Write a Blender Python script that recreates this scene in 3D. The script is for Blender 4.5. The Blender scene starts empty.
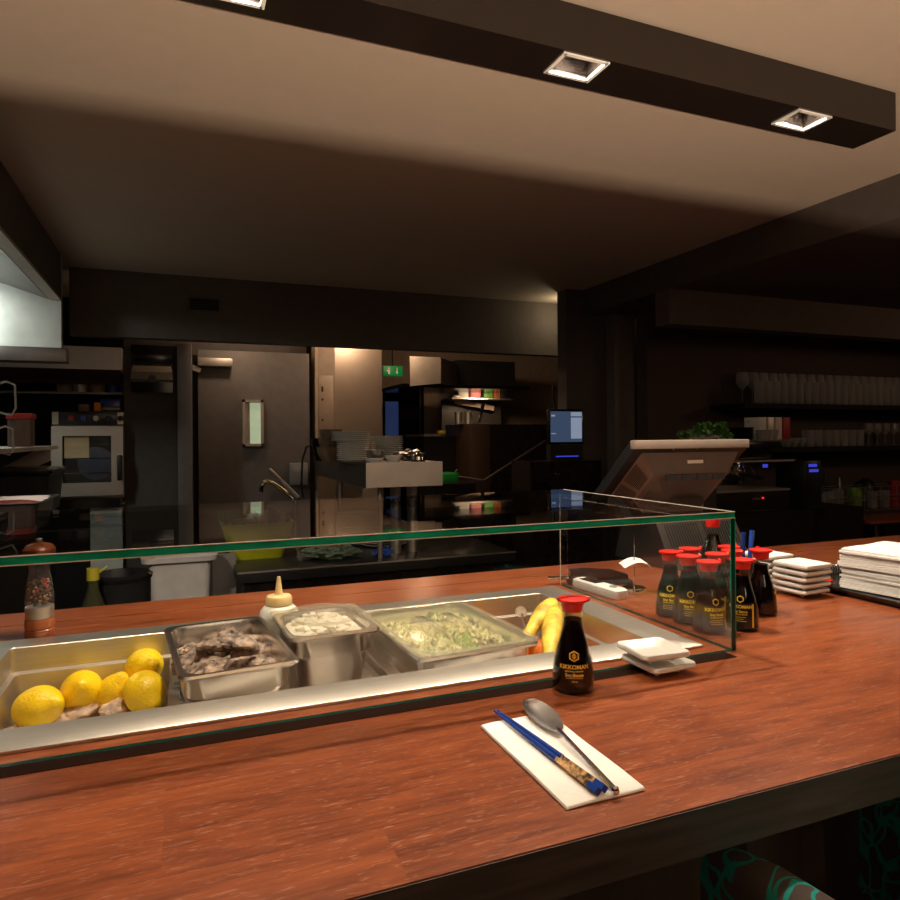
import bpy, bmesh, math, random
from mathutils import Vector, Matrix, noise
random.seed(7)
S = bpy.context.scene
COL = S.collection
PI = math.pi
# ---------------------------------------------------------------- camera
FPX, YAW, ROLL, CZ, HY = 677.0, math.radians(21.7), math.radians(0.43), 1.445, 437.0
FWD = Vector((math.sin(YAW), math.cos(YAW), 0)); RT = Vector((math.cos(YAW), -math.sin(YAW), 0)); UP = Vector((0, 0, 1))
cam_d = bpy.data.cameras.new('camera'); cam = bpy.data.objects.new('camera', cam_d); COL.objects.link(cam)
cr, sr = math.cos(ROLL), math.sin(ROLL)
R_ = RT*cr - UP*sr; U_ = UP*cr + RT*sr; B_ = -FWD
M = Matrix.Identity(4)
for i in range(3):
    M[i][0], M[i][1], M[i][2] = R_[i], U_[i], B_[i]
M[2][3] = CZ
cam.matrix_world = M
cam_d.sensor_width = 36; cam_d.lens = FPX/900*36; cam_d.shift_y = -13/900; cam_d.clip_start = 0.02
S.camera = cam
O_ = Vector((0, 0, CZ))
def ray(px, py):
    u = px-450; v = -(py-HY)
    return FWD*FPX + RT*(u*cr+v*sr) + UP*(-u*sr+v*cr)
def aty(px, py, y): r = ray(px, py); return O_ + r*(y/r.y)
def atz(px, py, z): r = ray(px, py); return O_ + r*((z-CZ)/r.z)
# ---------------------------------------------------------------- world, exposure
w = bpy.data.worlds.new('world'); S.world = w; w.use_nodes = True
w.node_tree.nodes['Background'].inputs[0].default_value = (0.9, 0.75, 0.6, 1)
w.node_tree.nodes['Background'].inputs[1].default_value = 0.012
S.view_settings.view_transform = 'Standard'; S.view_settings.look = 'None'
S.view_settings.gamma = 1; S.view_settings.use_curve_mapping = False
S.view_settings.exposure = 0.0
cy = S.cycles
cy.max_bounces = 10; cy.diffuse_bounces = 4; cy.glossy_bounces = 5; cy.transmission_bounces = 6
cy.transparent_max_bounces = 24; cy.sample_clamp_indirect = 4.0; cy.use_denoising = True
WARM = (1.0, 0.80, 0.58)
def light(name, kind, loc, power, color=WARM, size=0.1, target=None, angle=None, blend=0.5, sizey=None):
    d = bpy.data.lights.new(name, kind); d.energy = power; d.color = color
    if kind == 'AREA':
        d.size = size
        if sizey: d.shape = 'RECTANGLE'; d.size_y = sizey
    else: d.shadow_soft_size = size
    if kind == 'SPOT': d.spot_size = math.radians(angle or 90); d.spot_blend = blend
    o = bpy.data.objects.new(name, d); COL.objects.link(o); o.location = loc
    if target is not None:
        o.rotation_euler = (Vector(target)-Vector(loc)).to_track_quat('-Z', 'Y').to_euler()
    return o
LAMPX = (-0.575, 0.088, 0.758, 1.391); LAMPY = 1.2
DOWN_W = 50
BROT = 0.0115
for lx in LAMPX:
    light('downlight_lamp', 'SPOT', (lx, LAMPY-0.019+lx*BROT, 2.235), DOWN_W, (1.0, 0.84, 0.66), 0.022, (lx, LAMPY-0.05, 0), 150, 0.8)
light('hood_lamp', 'AREA', (-1.05, 3.0, 2.12), 8, (0.94, 1.0, 0.92), 0.14, (-0.95, 3.15, 1.0), sizey=0.5)
light('added_uplight', 'AREA', (0.5, -1.10, 0.815), 96, (1.0, 0.77, 0.55), 1.2, (0.5, 0.4, 2.3), sizey=0.018)  # added uplight behind the camera, makes the bright ceiling band
light('door_lamp', 'POINT', (0.33, 4.12, 2.12), 3.2, (1.0, 0.72, 0.48), 0.03)
light('cladding_lamp', 'POINT', (1.15, 4.18, 2.18), 6.0, (1.0, 0.70, 0.46), 0.03)
light('under_hood_lamp', 'AREA', (2.55, 5.45, 1.845), 3.6, (1.0, 0.70, 0.44), 0.12, (2.5, 5.75, 1.2))
light('range_lamp', 'POINT', (1.62, 4.62, 2.2), 6.0, (1.0, 0.66, 0.40), 0.04)
light('column_lamp', 'POINT', (2.22, 3.62, 2.2), 1.3, (1.0, 0.82, 0.52), 0.03)
light('dining_room_lamp', 'AREA', (0.7, -1.6, 2.2), 3.0, (1.0, 0.8, 0.6), 0.6, (0.7, 0.2, 1.0))
light('pass_fill_spot', 'SPOT', (1.25, 0.25, 2.27), 42, (1.0, 0.74, 0.52), 0.02, (1.02, 3.1, 1.22), 17, 0.6)  # added fill without a fixture, brightens the pass front and plates
light('sink_fill_spot', 'SPOT', (-0.65, 0.2, 2.27), 80, (1.0, 0.86, 0.72), 0.02, (-0.05, 3.0, 0.75), 20, 0.7)  # added fill from out of frame, lifts the white bin and sink side
light('stool_fill_spot', 'SPOT', (0.70, 0.16, 2.27), 30, (1.0, 0.86, 0.72), 0.02, (0.61, 0.40, 0.98), 13, 0.4)  # added fill, puts the light patch on the near chair arm
light('bar_lamp', 'POINT', (4.2, 1.4, 2.0), 6.0, (1.0, 0.62, 0.38), 0.1)
# ---------------------------------------------------------------- materials
def newmat(name):
    m = bpy.data.materials.new(name); m.use_nodes = True
    return m, m.node_tree, m.node_tree.nodes['Principled BSDF']
def mat(name, col, rough=0.5, metal=0.0, spec=0.5, coat=0.0, var=0.0, scale=20, bump=0.0, bscale=60, trans=0.0, emis=None, estr=0, stretch=None, sub=0.0):
    m, t, b = newmat(name)
    b.inputs['Base Color'].default_value = (*col, 1); b.inputs['Roughness'].default_value = rough
    b.inputs['Metallic'].default_value = metal; b.inputs['Specular IOR Level'].default_value = spec
    b.inputs['Coat Weight'].default_value = coat; b.inputs['Transmission Weight'].default_value = trans
    if sub: b.inputs['Subsurface Weight'].default_value = sub; b.inputs['Subsurface Radius'].default_value = (0.01, 0.008, 0.005)
    if emis: b.inputs['Emission Color'].default_value = (*emis, 1); b.inputs['Emission Strength'].default_value = estr
    tc = t.nodes.new('ShaderNodeTexCoord'); mp = t.nodes.new('ShaderNodeMapping'); t.links.new(tc.outputs['Object'], mp.inputs[0])
    if stretch: mp.inputs['Scale'].default_value = stretch
    n = t.nodes.new('ShaderNodeTexNoise'); n.inputs['Scale'].default_value = scale; n.inputs['Detail'].default_value = 4
    t.links.new(mp.outputs[0], n.inputs['Vector'])
    r = t.nodes.new('ShaderNodeValToRGB'); v = var if var else 0.06
    r.color_ramp.elements[0].color = (*[c*(1-v) for c in col], 1); r.color_ramp.elements[1].color = (*[min(1, c*(1+v)) for c in col], 1)
    r.color_ramp.elements[0].position = 0.35; r.color_ramp.elements[1].position = 0.65
    t.links.new(n.outputs['Fac'], r.inputs[0]); t.links.new(r.outputs[0], b.inputs['Base Color'])
    if bump:
        n2 = t.nodes.new('ShaderNodeTexNoise'); n2.inputs['Scale'].default_value = bscale; n2.inputs['Detail'].default_value = 3
        t.links.new(mp.outputs[0], n2.inputs['Vector'])
        bp = t.nodes.new('ShaderNodeBump'); bp.inputs['Strength'].default_value = bump; bp.inputs['Distance'].default_value = 0.002
        t.links.new(n2.outputs['Fac'], bp.inputs['Height']); t.links.new(bp.outputs[0], b.inputs['Normal'])
    return m
def wood_counter(name, plank=0.145, dark=(0.075, 0.015, 0.007), light_=(0.315, 0.082, 0.024), rough=0.28):
    m, t, b = newmat(name); N = t.nodes.new; L = t.links.new
    tc = N('ShaderNodeTexCoord')
    sep = N('ShaderNodeSeparateXYZ'); L(tc.outputs['Object'], sep.inputs[0])
    # plank index along Y
    d = N('ShaderNodeMath'); d.operation = 'DIVIDE'; L(sep.outputs['Y'], d.inputs[0]); d.inputs[1].default_value = plank
    fl = N('ShaderNodeMath'); fl.operation = 'FLOOR'; L(d.outputs[0], fl.inputs[0])
    wn = N('ShaderNodeTexWhiteNoise'); wn.noise_dimensions = '1D'; L(fl.outputs[0], wn.inputs['W'])
    offs = N('ShaderNodeMath'); offs.operation = 'MULTIPLY'; L(wn.outputs['Value'], offs.inputs[0]); offs.inputs[1].default_value = 3.7
    xs = N('ShaderNodeMath'); xs.operation = 'ADD'; L(sep.outputs['X'], xs.inputs[0]); L(offs.outputs[0], xs.inputs[1])
    d2 = N('ShaderNodeMath'); d2.operation = 'DIVIDE'; L(xs.outputs[0], d2.inputs[0]); d2.inputs[1].default_value = 0.62
    f2 = N('ShaderNodeMath'); f2.operation = 'FLOOR'; L(d2.outputs[0], f2.inputs[0])
    idx = N('ShaderNodeMath'); idx.operation = 'MULTIPLY_ADD'; L(f2.outputs[0], idx.inputs[0]); idx.inputs[1].default_value = 17.3; L(fl.outputs[0], idx.inputs[2])
    wn2 = N('ShaderNodeTexWhiteNoise'); wn2.noise_dimensions = '1D'; L(idx.outputs[0], wn2.inputs['W'])
    # grain
    cmb = N('ShaderNodeCombineXYZ'); L(xs.outputs[0], cmb.inputs[0]); L(sep.outputs['Y'], cmb.inputs[1]); L(wn2.outputs['Value'], cmb.inputs[2])
    mp = N('ShaderNodeMapping'); mp.inputs['Scale'].default_value = (5.5, 34, 5); L(cmb.outputs[0], mp.inputs[0])
    g = N('ShaderNodeTexNoise'); g.inputs['Scale'].default_value = 1.6; g.inputs['Detail'].default_value = 8; g.inputs['Roughness'].default_value = 0.62; g.inputs['Distortion'].default_value = 0.6
    L(mp.outputs[0], g.inputs['Vector'])
    mp2 = N('ShaderNodeMapping'); mp2.inputs['Scale'].default_value = (9, 170, 5); L(cmb.outputs[0], mp2.inputs[0])
    g2 = N('ShaderNodeTexNoise'); g2.inputs['Scale'].default_value = 1.5; g2.inputs['Detail'].default_value = 5; L(mp2.outputs[0], g2.inputs['Vector'])
    mx = N('ShaderNodeMath'); mx.operation = 'MULTIPLY_ADD'; L(g2.outputs['Fac'], mx.inputs[0]); mx.inputs[1].default_value = 0.45; L(g.outputs['Fac'], mx.inputs[2])
    pv = N('ShaderNodeMath'); pv.operation = 'MULTIPLY_ADD'; L(wn2.outputs['Value'], pv.inputs[0]); pv.inputs[1].default_value = 0.10; L(mx.outputs[0], pv.inputs[2])
    r = N('ShaderNodeValToRGB'); e = r.color_ramp.elements
    e[0].position = 0.42; e[0].color = (*dark, 1); e[1].position = 1.02; e[1].color = (*light_, 1)
    L(pv.outputs[0], r.inputs[0])
    # thin seams between planks
    fr = N('ShaderNodeMath'); fr.operation = 'FRACT'; L(d.outputs[0], fr.inputs[0])
    sm = N('ShaderNodeMath'); sm.operation = 'LESS_THAN'; L(fr.outputs[0], sm.inputs[0]); sm.inputs[1].default_value = 0.004
    mixs = N('ShaderNodeMix'); mixs.data_type = 'RGBA'; L(sm.outputs[0], mixs.inputs['Factor']); L(r.outputs[0], mixs.inputs['A']); mixs.inputs['B'].default_value = (dark[0]*.7, dark[1]*.7, dark[2]*.7, 1)
    # pale open pores: short scratches along the grain
    mp3 = N('ShaderNodeMapping'); mp3.inputs['Scale'].default_value = (9, 55, 1); L(cmb.outputs[0], mp3.inputs[0])
    g3 = N('ShaderNodeTexNoise'); g3.inputs['Scale'].default_value = 6; g3.inputs['Detail'].default_value = 6; g3.inputs['Distortion'].default_value = 1.0; L(mp3.outputs[0], g3.inputs['Vector'])
    r3 = N('ShaderNodeValToRGB'); r3.color_ramp.elements[0].position = 0.57; r3.color_ramp.elements[1].position = 0.70; r3.color_ramp.elements[0].color = (0, 0, 0, 1); r3.color_ramp.elements[1].color = (0.38, 0.38, 0.38, 1)
    L(g3.outputs['Fac'], r3.inputs[0])
    mix3 = N('ShaderNodeMix'); mix3.data_type = 'RGBA'; L(r3.outputs[0], mix3.inputs['Factor']); L(mixs.outputs['Result'], mix3.inputs['A']); mix3.inputs['B'].default_value = (0.55, 0.27, 0.17, 1)
    L(mix3.outputs['Result'], b.inputs['Base Color'])
    b.inputs['Roughness'].default_value = rough; b.inputs['Specular IOR Level'].default_value = 0.5
    bp = N('ShaderNodeBump'); bp.inputs['Strength'].default_value = 0.16; bp.inputs['Distance'].default_value = 0.001
    L(mx.outputs[0], bp.inputs['Height']); L(bp.outputs[0], b.inputs['Normal'])
    return m
def glassmat(name, tint=(1, 1, 1), ior=1.5, rough=0.0, haze=0.0, hazecol=(0.8, 0.8, 0.8)):
    """thin clear surface: Fresnel mix of straight-through and mirror; same for every ray"""
    m = bpy.data.materials.new(name); m.use_nodes = True; t = m.node_tree; t.nodes.clear(); N = t.nodes.new; L = t.links.new
    out = N('ShaderNodeOutputMaterial'); tr = N('ShaderNodeBsdfTransparent'); tr.inputs[0].default_value = (*tint, 1)
    gl = N('ShaderNodeBsdfGlossy'); gl.inputs['Roughness'].default_value = rough
    fr = N('ShaderNodeFresnel'); geo = N('ShaderNodeNewGeometry')
    mm = N('ShaderNodeMath'); mm.operation = 'MULTIPLY_ADD'; L(geo.outputs['Backfacing'], mm.inputs[0]); mm.inputs[1].default_value = 1/ior-ior; mm.inputs[2].default_value = ior
    L(mm.outputs[0], fr.inputs['IOR'])
    mx = N('ShaderNodeMixShader'); L(fr.outputs[0], mx.inputs[0]); L(tr.outputs[0], mx.inputs[1]); L(gl.outputs[0], mx.inputs[2])
    last = mx
    if haze:
        df = N('ShaderNodeBsdfDiffuse'); df.inputs[0].default_value = (*hazecol, 1)
        tl = N('ShaderNodeBsdfTranslucent'); tl.inputs[0].default_value = (*hazecol, 1)
        ad = N('ShaderNodeMixShader'); ad.inputs[0].default_value = 0.5; L(df.outputs[0], ad.inputs[1]); L(tl.outputs[0], ad.inputs[2])
        m2 = N('ShaderNodeMixShader'); m2.inputs[0].default_value = haze; L(mx.outputs[0], m2.inputs[1]); L(ad.outputs[0], m2.inputs[2]); last = m2
    L(last.outputs[0], out.inputs[0])
    return m
MT = {}
MT['wood'] = wood_counter('stained_wood')
MT['wood_edge'] = mat('dark_wood_edge', (0.05, 0.035, 0.028), 0.45, var=0.3, scale=8, stretch=(1, 1, 14))
MT['ceil'] = mat('taupe_ceiling_paint', (0.42, 0.345, 0.28), 0.85, spec=0.2, var=0.015, bump=0.15, bscale=120)
MT['soffit'] = mat('dark_taupe_paint', (0.17, 0.145, 0.125), 0.8, spec=0.25, bump=0.15, bscale=100)
MT['wall'] = mat('charcoal_paint', (0.10, 0.085, 0.078), 0.8, spec=0.25, bump=0.15, bscale=90)
MT['wall2'] = mat('dark_brown_paint', (0.09, 0.065, 0.055), 0.8, spec=0.25, bump=0.15, bscale=90)
MT['tanwall'] = mat('tan_wall_paint', (0.52, 0.40, 0.30), 0.8, spec=0.2)
MT['doorp'] = mat('dark_grey_door_paint', (0.17, 0.15, 0.14), 0.6, spec=0.3)
MT['floor'] = mat('dark_floor_tile', (0.05, 0.045, 0.042), 0.45, var=0.3, scale=3)
MT['black'] = mat('black_plastic', (0.012, 0.012, 0.013), 0.4)
MT['blackg'] = mat('black_gloss', (0.008, 0.008, 0.009), 0.16)
MT['blackm'] = mat('black_matte', (0.014, 0.012, 0.011), 0.75, spec=0.25)
MT['lacq'] = mat('black_lacquer', (0.02, 0.014, 0.011), 0.22, var=0.15)
MT['psteel'] = mat('pan_steel', (0.70, 0.66, 0.61), 0.26, metal=1, var=0.06, scale=8)
MT['steel'] = mat('brushed_steel', (0.60, 0.555, 0.49), 0.42, metal=1, var=0.05, scale=10, stretch=(1, 30, 30), bump=0.08, bscale=12)
MT['steelr'] = mat('satin_steel', (0.60, 0.55, 0.49), 0.5, metal=1, var=0.08, scale=6)
MT['steeld'] = mat('dark_steel', (0.22, 0.20, 0.19), 0.4, metal=1, var=0.15, scale=6)
MT['chrome'] = mat('chrome', (0.75, 0.73, 0.70), 0.10, metal=1)
MT['chrome2'] = mat('polished_steel', (0.62, 0.58, 0.55), 0.2, metal=1)
MT['spoon'] = mat('spoon_steel', (0.90, 0.87, 0.83), 0.26, metal=1)
MT['glass'] = glassmat('clear_pane_glass', (0.985, 0.99, 0.985), 1.42)
MT['gedge'] = mat('lit_green_glass_edge', (0.01, 0.36, 0.22), 0.15, sub=0.3, var=0.25, scale=14, stretch=(1, 4, 4))  # brighter green stands for light gathered in the glass edge
MT['gdark'] = mat('unlit_teal_glass_edge', (0.004, 0.035, 0.026), 0.12, sub=0.2)  # darker copy for glass edges that catch little light
MT['arris_highlight'] = mat('arris_highlight_cream', (0.72, 0.66, 0.55), 0.25)  # cream colour imitates the highlight along the glass edges
MT['glassw'] = glassmat('drinking_glass', (0.93, 0.93, 0.92), 1.5, 0.05, haze=0.30)
MT['poly'] = glassmat('clear_polycarbonate', (0.95, 0.95, 0.93), 1.55, 0.08, haze=0.10, hazecol=(0.85, 0.82, 0.72))
MT['poly2'] = glassmat('cloudy_polycarbonate', (0.95, 0.94, 0.9), 1.5, 0.12, haze=0.16, hazecol=(0.80, 0.74, 0.62))
MT['poly3'] = glassmat('steamy_polycarbonate', (0.95, 0.94, 0.9), 1.5, 0.10, haze=0.22, hazecol=(0.78, 0.74, 0.58))
MT['frost'] = glassmat('frosted_plastic', (0.9, 0.9, 0.88), 1.4, 0.2, haze=0.65, hazecol=(0.80, 0.80, 0.74))
MT['white'] = mat('white_porcelain', (0.78, 0.77, 0.72), 0.22, var=0.02)
MT['whitep'] = mat('white_plastic', (0.76, 0.74, 0.70), 0.4)
MT['paper'] = mat('white_paper', (0.82, 0.80, 0.76), 0.9, spec=0.1, bump=0.15, bscale=200)
MT['red'] = mat('red_plastic', (0.72, 0.022, 0.014), 0.35)
MT['sauce'] = mat('soy_sauce', (0.006, 0.0025, 0.002), 0.08)
MT['bglass'] = glassmat('bottle_glass', (0.93, 0.92, 0.9), 1.5, 0.02)
MT['gold'] = mat('gold_print', (0.95, 0.56, 0.06), 0.5)
MT['yellowp'] = mat('yellow_print', (0.85, 0.62, 0.05), 0.5)
MT['labelk'] = mat('black_label', (0.012, 0.011, 0.010), 0.3)
MT['lemon'] = mat('lemon_peel', (0.97, 0.66, 0.006), 0.36, var=0.05, scale=30, bump=0.8, bscale=240, sub=0.2)
MT['orange'] = mat('orange_peel', (0.85, 0.24, 0.02), 0.42, bump=0.4, bscale=260)
MT['banana'] = mat('banana_peel', (0.74, 0.50, 0.06), 0.5, var=0.42, scale=38)
MT['stem'] = mat('banana_stem', (0.22, 0.16, 0.03), 0.7, var=0.3)
MT['gold_tray'] = mat('brassy_steel', (0.72, 0.55, 0.28), 0.28, metal=1, var=0.08)
MT['leafg'] = mat('lettuce_green', (0.30, 0.48, 0.07), 0.5, var=0.4, scale=60)
MT['leafp'] = mat('pale_lettuce', (0.80, 0.78, 0.48), 0.5, var=0.18, scale=40)
MT['leafr'] = mat('red_leaf', (0.20, 0.06, 0.05), 0.5, var=0.3)
MT['rice'] = mat('white_crumbs', (0.80, 0.76, 0.64), 0.7, var=0.1, scale=90)
MT['teal'] = mat('teal_pattern_fabric', (0.01, 0.012, 0.014), 0.85)
MT['shell'] = mat('oyster_shell', (0.23, 0.165, 0.12), 0.5, var=0.95, scale=70, bump=0.9, bscale=110)
MT['shellp'] = mat('pale_oyster_shell', (0.52, 0.38, 0.27), 0.6, var=0.5, scale=60, bump=0.9, bscale=90)
MT['blue'] = mat('blue_lacquer', (0.012, 0.045, 0.26), 0.2)
MT['bluep'] = mat('blue_plastic', (0.02, 0.10, 0.55), 0.3)
MT['oak'] = mat('cherry_wood', (0.30, 0.085, 0.03), 0.28, var=0.3, scale=6, stretch=(8, 8, 1.2))
MT['beige'] = mat('beige_grey_plastic', (0.15, 0.12, 0.098), 0.45, var=0.04)
MT['plant'] = mat('leaf_green', (0.07, 0.20, 0.03), 0.5, var=0.4, scale=30)
MT['lime'] = mat('lime_plastic', (0.62, 0.66, 0.02), 0.4)
MT['lid'] = mat('yellow_cap', (0.34, 0.29, 0.02), 0.4)
MT['brass'] = mat('brass_glint', (0.8, 0.5, 0.22), 0.25, metal=1)
MT['brownc'] = mat('brown_ceramic', (0.20, 0.13, 0.075), 0.45, var=0.4, scale=14)
MT['foil'] = mat('crumpled_foil', (0.6, 0.58, 0.56), 0.3, metal=1, bump=1.0, bscale=40)
MT['redbox'] = mat('red_carton', (0.45, 0.03, 0.03), 0.5)
MT['pink'] = mat('pink_fish', (0.55, 0.16, 0.16), 0.5, var=0.3)
MT['green'] = mat('green_plastic', (0.02, 0.40, 0.06), 0.4)
MT['brownv'] = mat('counter_cladding', (0.13, 0.085, 0.065), 0.5, var=0.2, scale=4, stretch=(8, 8, 1))
MT['lampem'] = mat('lamp_emitter', (1, 1, 1), 0.5, emis=(1.0, 0.85, 0.72), estr=20)
MT['exit'] = mat('exit_sign_green', (0.0, 0.25, 0.06), 0.4, emis=(0.0, 0.5, 0.12), estr=0.10)
MT['exitw'] = mat('exit_sign_white', (0.7, 0.7, 0.6), 0.4, emis=(0.8, 0.9, 0.6), estr=0.10)
MT['winlit'] = mat('lit_frosted_glass', (0.5, 0.6, 0.45), 0.4, emis=(0.62, 0.75, 0.48), estr=0.42)
MT['blueglow'] = mat('blue_indicator', (0.0, 0.02, 0.3), 0.4, emis=(0.08, 0.10, 1.0), estr=0.5)
MT['bluewin'] = mat('blue_lit_window', (0.02, 0.03, 0.08), 0.3, emis=(0.07, 0.12, 0.35), estr=0.16)
MT['redled'] = mat('red_indicator', (0.3, 0, 0), 0.4, emis=(1, 0.02, 0.02), estr=1.2)
MT['scr'] = mat('screen_blue', (0.02, 0.03, 0.06), 0.3, emis=(0.10, 0.16, 0.30), estr=0.35)
MT['scrw'] = mat('screen_pale', (0.3, 0.35, 0.4), 0.3, emis=(0.42, 0.52, 0.72), estr=0.45)
# ---------------------------------------------------------------- mesh helpers
class MB:
    def __init__(s): s.bm = bmesh.new(); s.mi = 0
    def _f(s, vs):
        try: f = s.bm.faces.new(vs); f.material_index = s.mi; return f
        except ValueError: return None
    def box(s, x0, x1, y0, y1, z0, z1, bev=0.0, seg=2, rot=None, at=None):
        r = bmesh.ops.create_cube(s.bm, size=1)
        vs = r['verts']
        for v in vs:
            v.co = Vector((x0+(v.co.x+.5)*(x1-x0), y0+(v.co.y+.5)*(y1-y0), z0+(v.co.z+.5)*(z1-z0)))
        fs = set(f for v in vs for f in v.link_faces)
        for f in fs: f.material_index = s.mi
        if bev:
            es = list(set(e for v in vs for e in v.link_edges))
            rr = bmesh.ops.bevel(s.bm, geom=es, offset=bev, segments=seg, affect='EDGES', profile=0.5)
            vs = list(set(v for f in rr['faces'] for v in f.verts) | set(v for v in vs if v.is_valid))
            for f in rr['faces']: f.material_index = s.mi
        if rot is not None:
            c = Vector(at if at else ((x0+x1)/2, (y0+y1)/2, (z0+z1)/2))
            for v in vs: v.co = c + rot @ (v.co-c)
        return s
    def lathe(s, prof, c=(0, 0, 0), seg=32, axis=None, sx=1, sy=1):
        c = Vector(c); rings = []
        Rm = axis.to_track_quat('Z', 'Y').to_matrix() if axis is not None else None
        for r, z in prof:
            if r < 1e-6:
                p = Vector((0, 0, z)); p = Rm @ p if Rm else p
                rings.append([s.bm.verts.new(c+p)]); continue
            ring = []
            for k in range(seg):
                a = 2*PI*k/seg; p = Vector((r*math.cos(a)*sx, r*math.sin(a)*sy, z)); p = Rm @ p if Rm else p
                ring.append(s.bm.verts.new(c+p))
            rings.append(ring)
        for a, b in zip(rings, rings[1:]):
            for k in range(seg):
                k2 = (k+1) % seg
                if len(a) == 1 and len(b) == 1: break
                if len(a) == 1: s._f((a[0], b[k2], b[k]))
                elif len(b) == 1: s._f((a[k], a[k2], b[0]))
                else: s._f((a[k], a[k2], b[k2], b[k]))
        return s
    def loft(s, loops, cap0=True, cap1=True, closed=True):
        R = [[s.bm.verts.new(Vector(p)) for p in lp] for lp in loops]; n = len(R[0])
        for a, b in zip(R, R[1:]):
            for k in range(n if closed else n-1):
                k2 = (k+1) % n; s._f((a[k], a[k2], b[k2], b[k]))
        if cap0: s._f(list(reversed(R[0])))
        if cap1: s._f(R[-1])
        return s
    def tube(s, pts, r, seg=8, cap=True, closed=False):
        pts = [Vector(p) for p in pts]; n = len(pts); loops = []
        rs = r if isinstance(r, (list, tuple)) else [r]*n
        prev = None
        for i, p in enumerate(pts):
            d = (pts[min(i+1, n-1)]-pts[max(i-1, 0)]) if not closed else (pts[(i+1) % n]-pts[i-1])
            d.normalize()
            if prev is None:
                a = Vector((0, 0, 1)) if abs(d.z) < .9 else Vector((1, 0, 0)); u = d.cross(a).normalized()
            else: u = (prev-d*prev.dot(d)).normalized()
            prev = u; v = d.cross(u)
            loops.append([p+(u*math.cos(2*PI*k/seg)+v*math.sin(2*PI*k/seg))*rs[i] for k in range(seg)])
        if closed: loops.append(loops[0]); cap = False
        return s.loft(loops, cap, cap)
    def prism(s, poly, axis, lo, hi):
        def P(a, b, h):
            return {'x': (h, a, b), 'y': (a, h, b), 'z': (a, b, h)}[axis]
        return s.loft([[P(a, b, lo) for a, b in poly], [P(a, b, hi) for a, b in poly]])
    def quad(s, *p): s._f([s.bm.verts.new(Vector(q)) for q in p]); return s
    def build(s, name, m, parent=None, smooth=35, label=None, fix=True):
        if fix: bmesh.ops.recalc_face_normals(s.bm, faces=s.bm.faces)
        me = bpy.data.meshes.new(name); s.bm.to_mesh(me); s.bm.free()
        for mm in (m if isinstance(m, (list, tuple)) else [m]): me.materials.append(mm)
        if smooth:
            me.polygons.foreach_set('use_smooth', [True]*len(me.polygons)); me.set_sharp_from_angle(angle=math.radians(smooth))
        o = bpy.data.objects.new(name, me); COL.objects.link(o)
        if parent is not None: o.parent = parent
        if label: o['label'] = label
        return o
def rr(w, d, r, z, n=5, cx=0, cy=0):
    pts = []
    for (sx, sy, a0) in ((1, 1, 0), (-1, 1, PI/2), (-1, -1, PI), (1, -1, 1.5*PI)):
        for k in range(n+1):
            a = a0+PI/2*k/n
            pts.append((cx+sx*(w/2-r)+r*math.cos(a), cy+sy*(d/2-r)+r*math.sin(a), z))
    return pts
def thing(name, label, cat, loc=(0, 0, 0), rz=0, group=None):
    o = bpy.data.objects.new(name, None); COL.objects.link(o); o.location = loc; o.rotation_euler = (0, 0, rz); o.empty_display_size = 0.05
    o['label'] = label; o['category'] = cat
    if group: o['group'] = group
    return o
def tag(o, label, cat, group=None, kind=None):
    o['label'] = label; o['category'] = cat
    if group: o['group'] = group
    if kind: o['kind'] = kind
    return o
ORD = ['first', 'second', 'third', 'fourth', 'fifth', 'sixth', 'seventh', 'eighth', 'ninth', 'tenth', 'eleventh', 'twelfth', 'thirteenth', 'fourteenth', 'fifteenth', 'sixteenth', 'seventeenth', 'eighteenth', 'nineteenth', 'twentieth', 'twenty-first', 'twenty-second', 'twenty-third', 'twenty-fourth']
def struct(o, label=None):
    o['kind'] = 'structure'
    if label: o['label'] = label
    return o
def dup(root, loc, rz=None, label=None, group=None, rot=None, scale=None):
    kids = [c for c in bpy.data.objects if c.parent == root]
    r = root.copy(); COL.objects.link(r); r.location = loc
    if rz is not None: r.rotation_euler = (0, 0, rz)
    if rot is not None: r.rotation_euler = rot
    if scale: r.scale = scale
    if label: r['label'] = label
    if group: r['group'] = group
    for c in kids:
        gk = [g for g in bpy.data.objects if g.parent == c]
        cc = c.copy(); COL.objects.link(cc); cc.parent = r
        for g in gk:
            gg = g.copy(); COL.objects.link(gg); gg.parent = cc
    return r
def text_mesh(txt, size, name='t'):
    cu = bpy.data.curves.new(name, 'FONT'); cu.body = txt; cu.size = size; cu.align_x = 'CENTER'; cu.resolution_u = 3; cu.offset = size*0.035
    o = bpy.data.objects.new(name, cu); COL.objects.link(o)
    bpy.context.view_layer.update()
    me = bpy.data.meshes.new_from_object(o.evaluated_get(bpy.context.evaluated_depsgraph_get()))
    bpy.data.objects.remove(o); bpy.data.curves.remove(cu)
    out = ([v.co.copy() for v in me.vertices], [list(p.vertices) for p in me.polygons]); bpy.data.meshes.remove(me)
    return out
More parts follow.
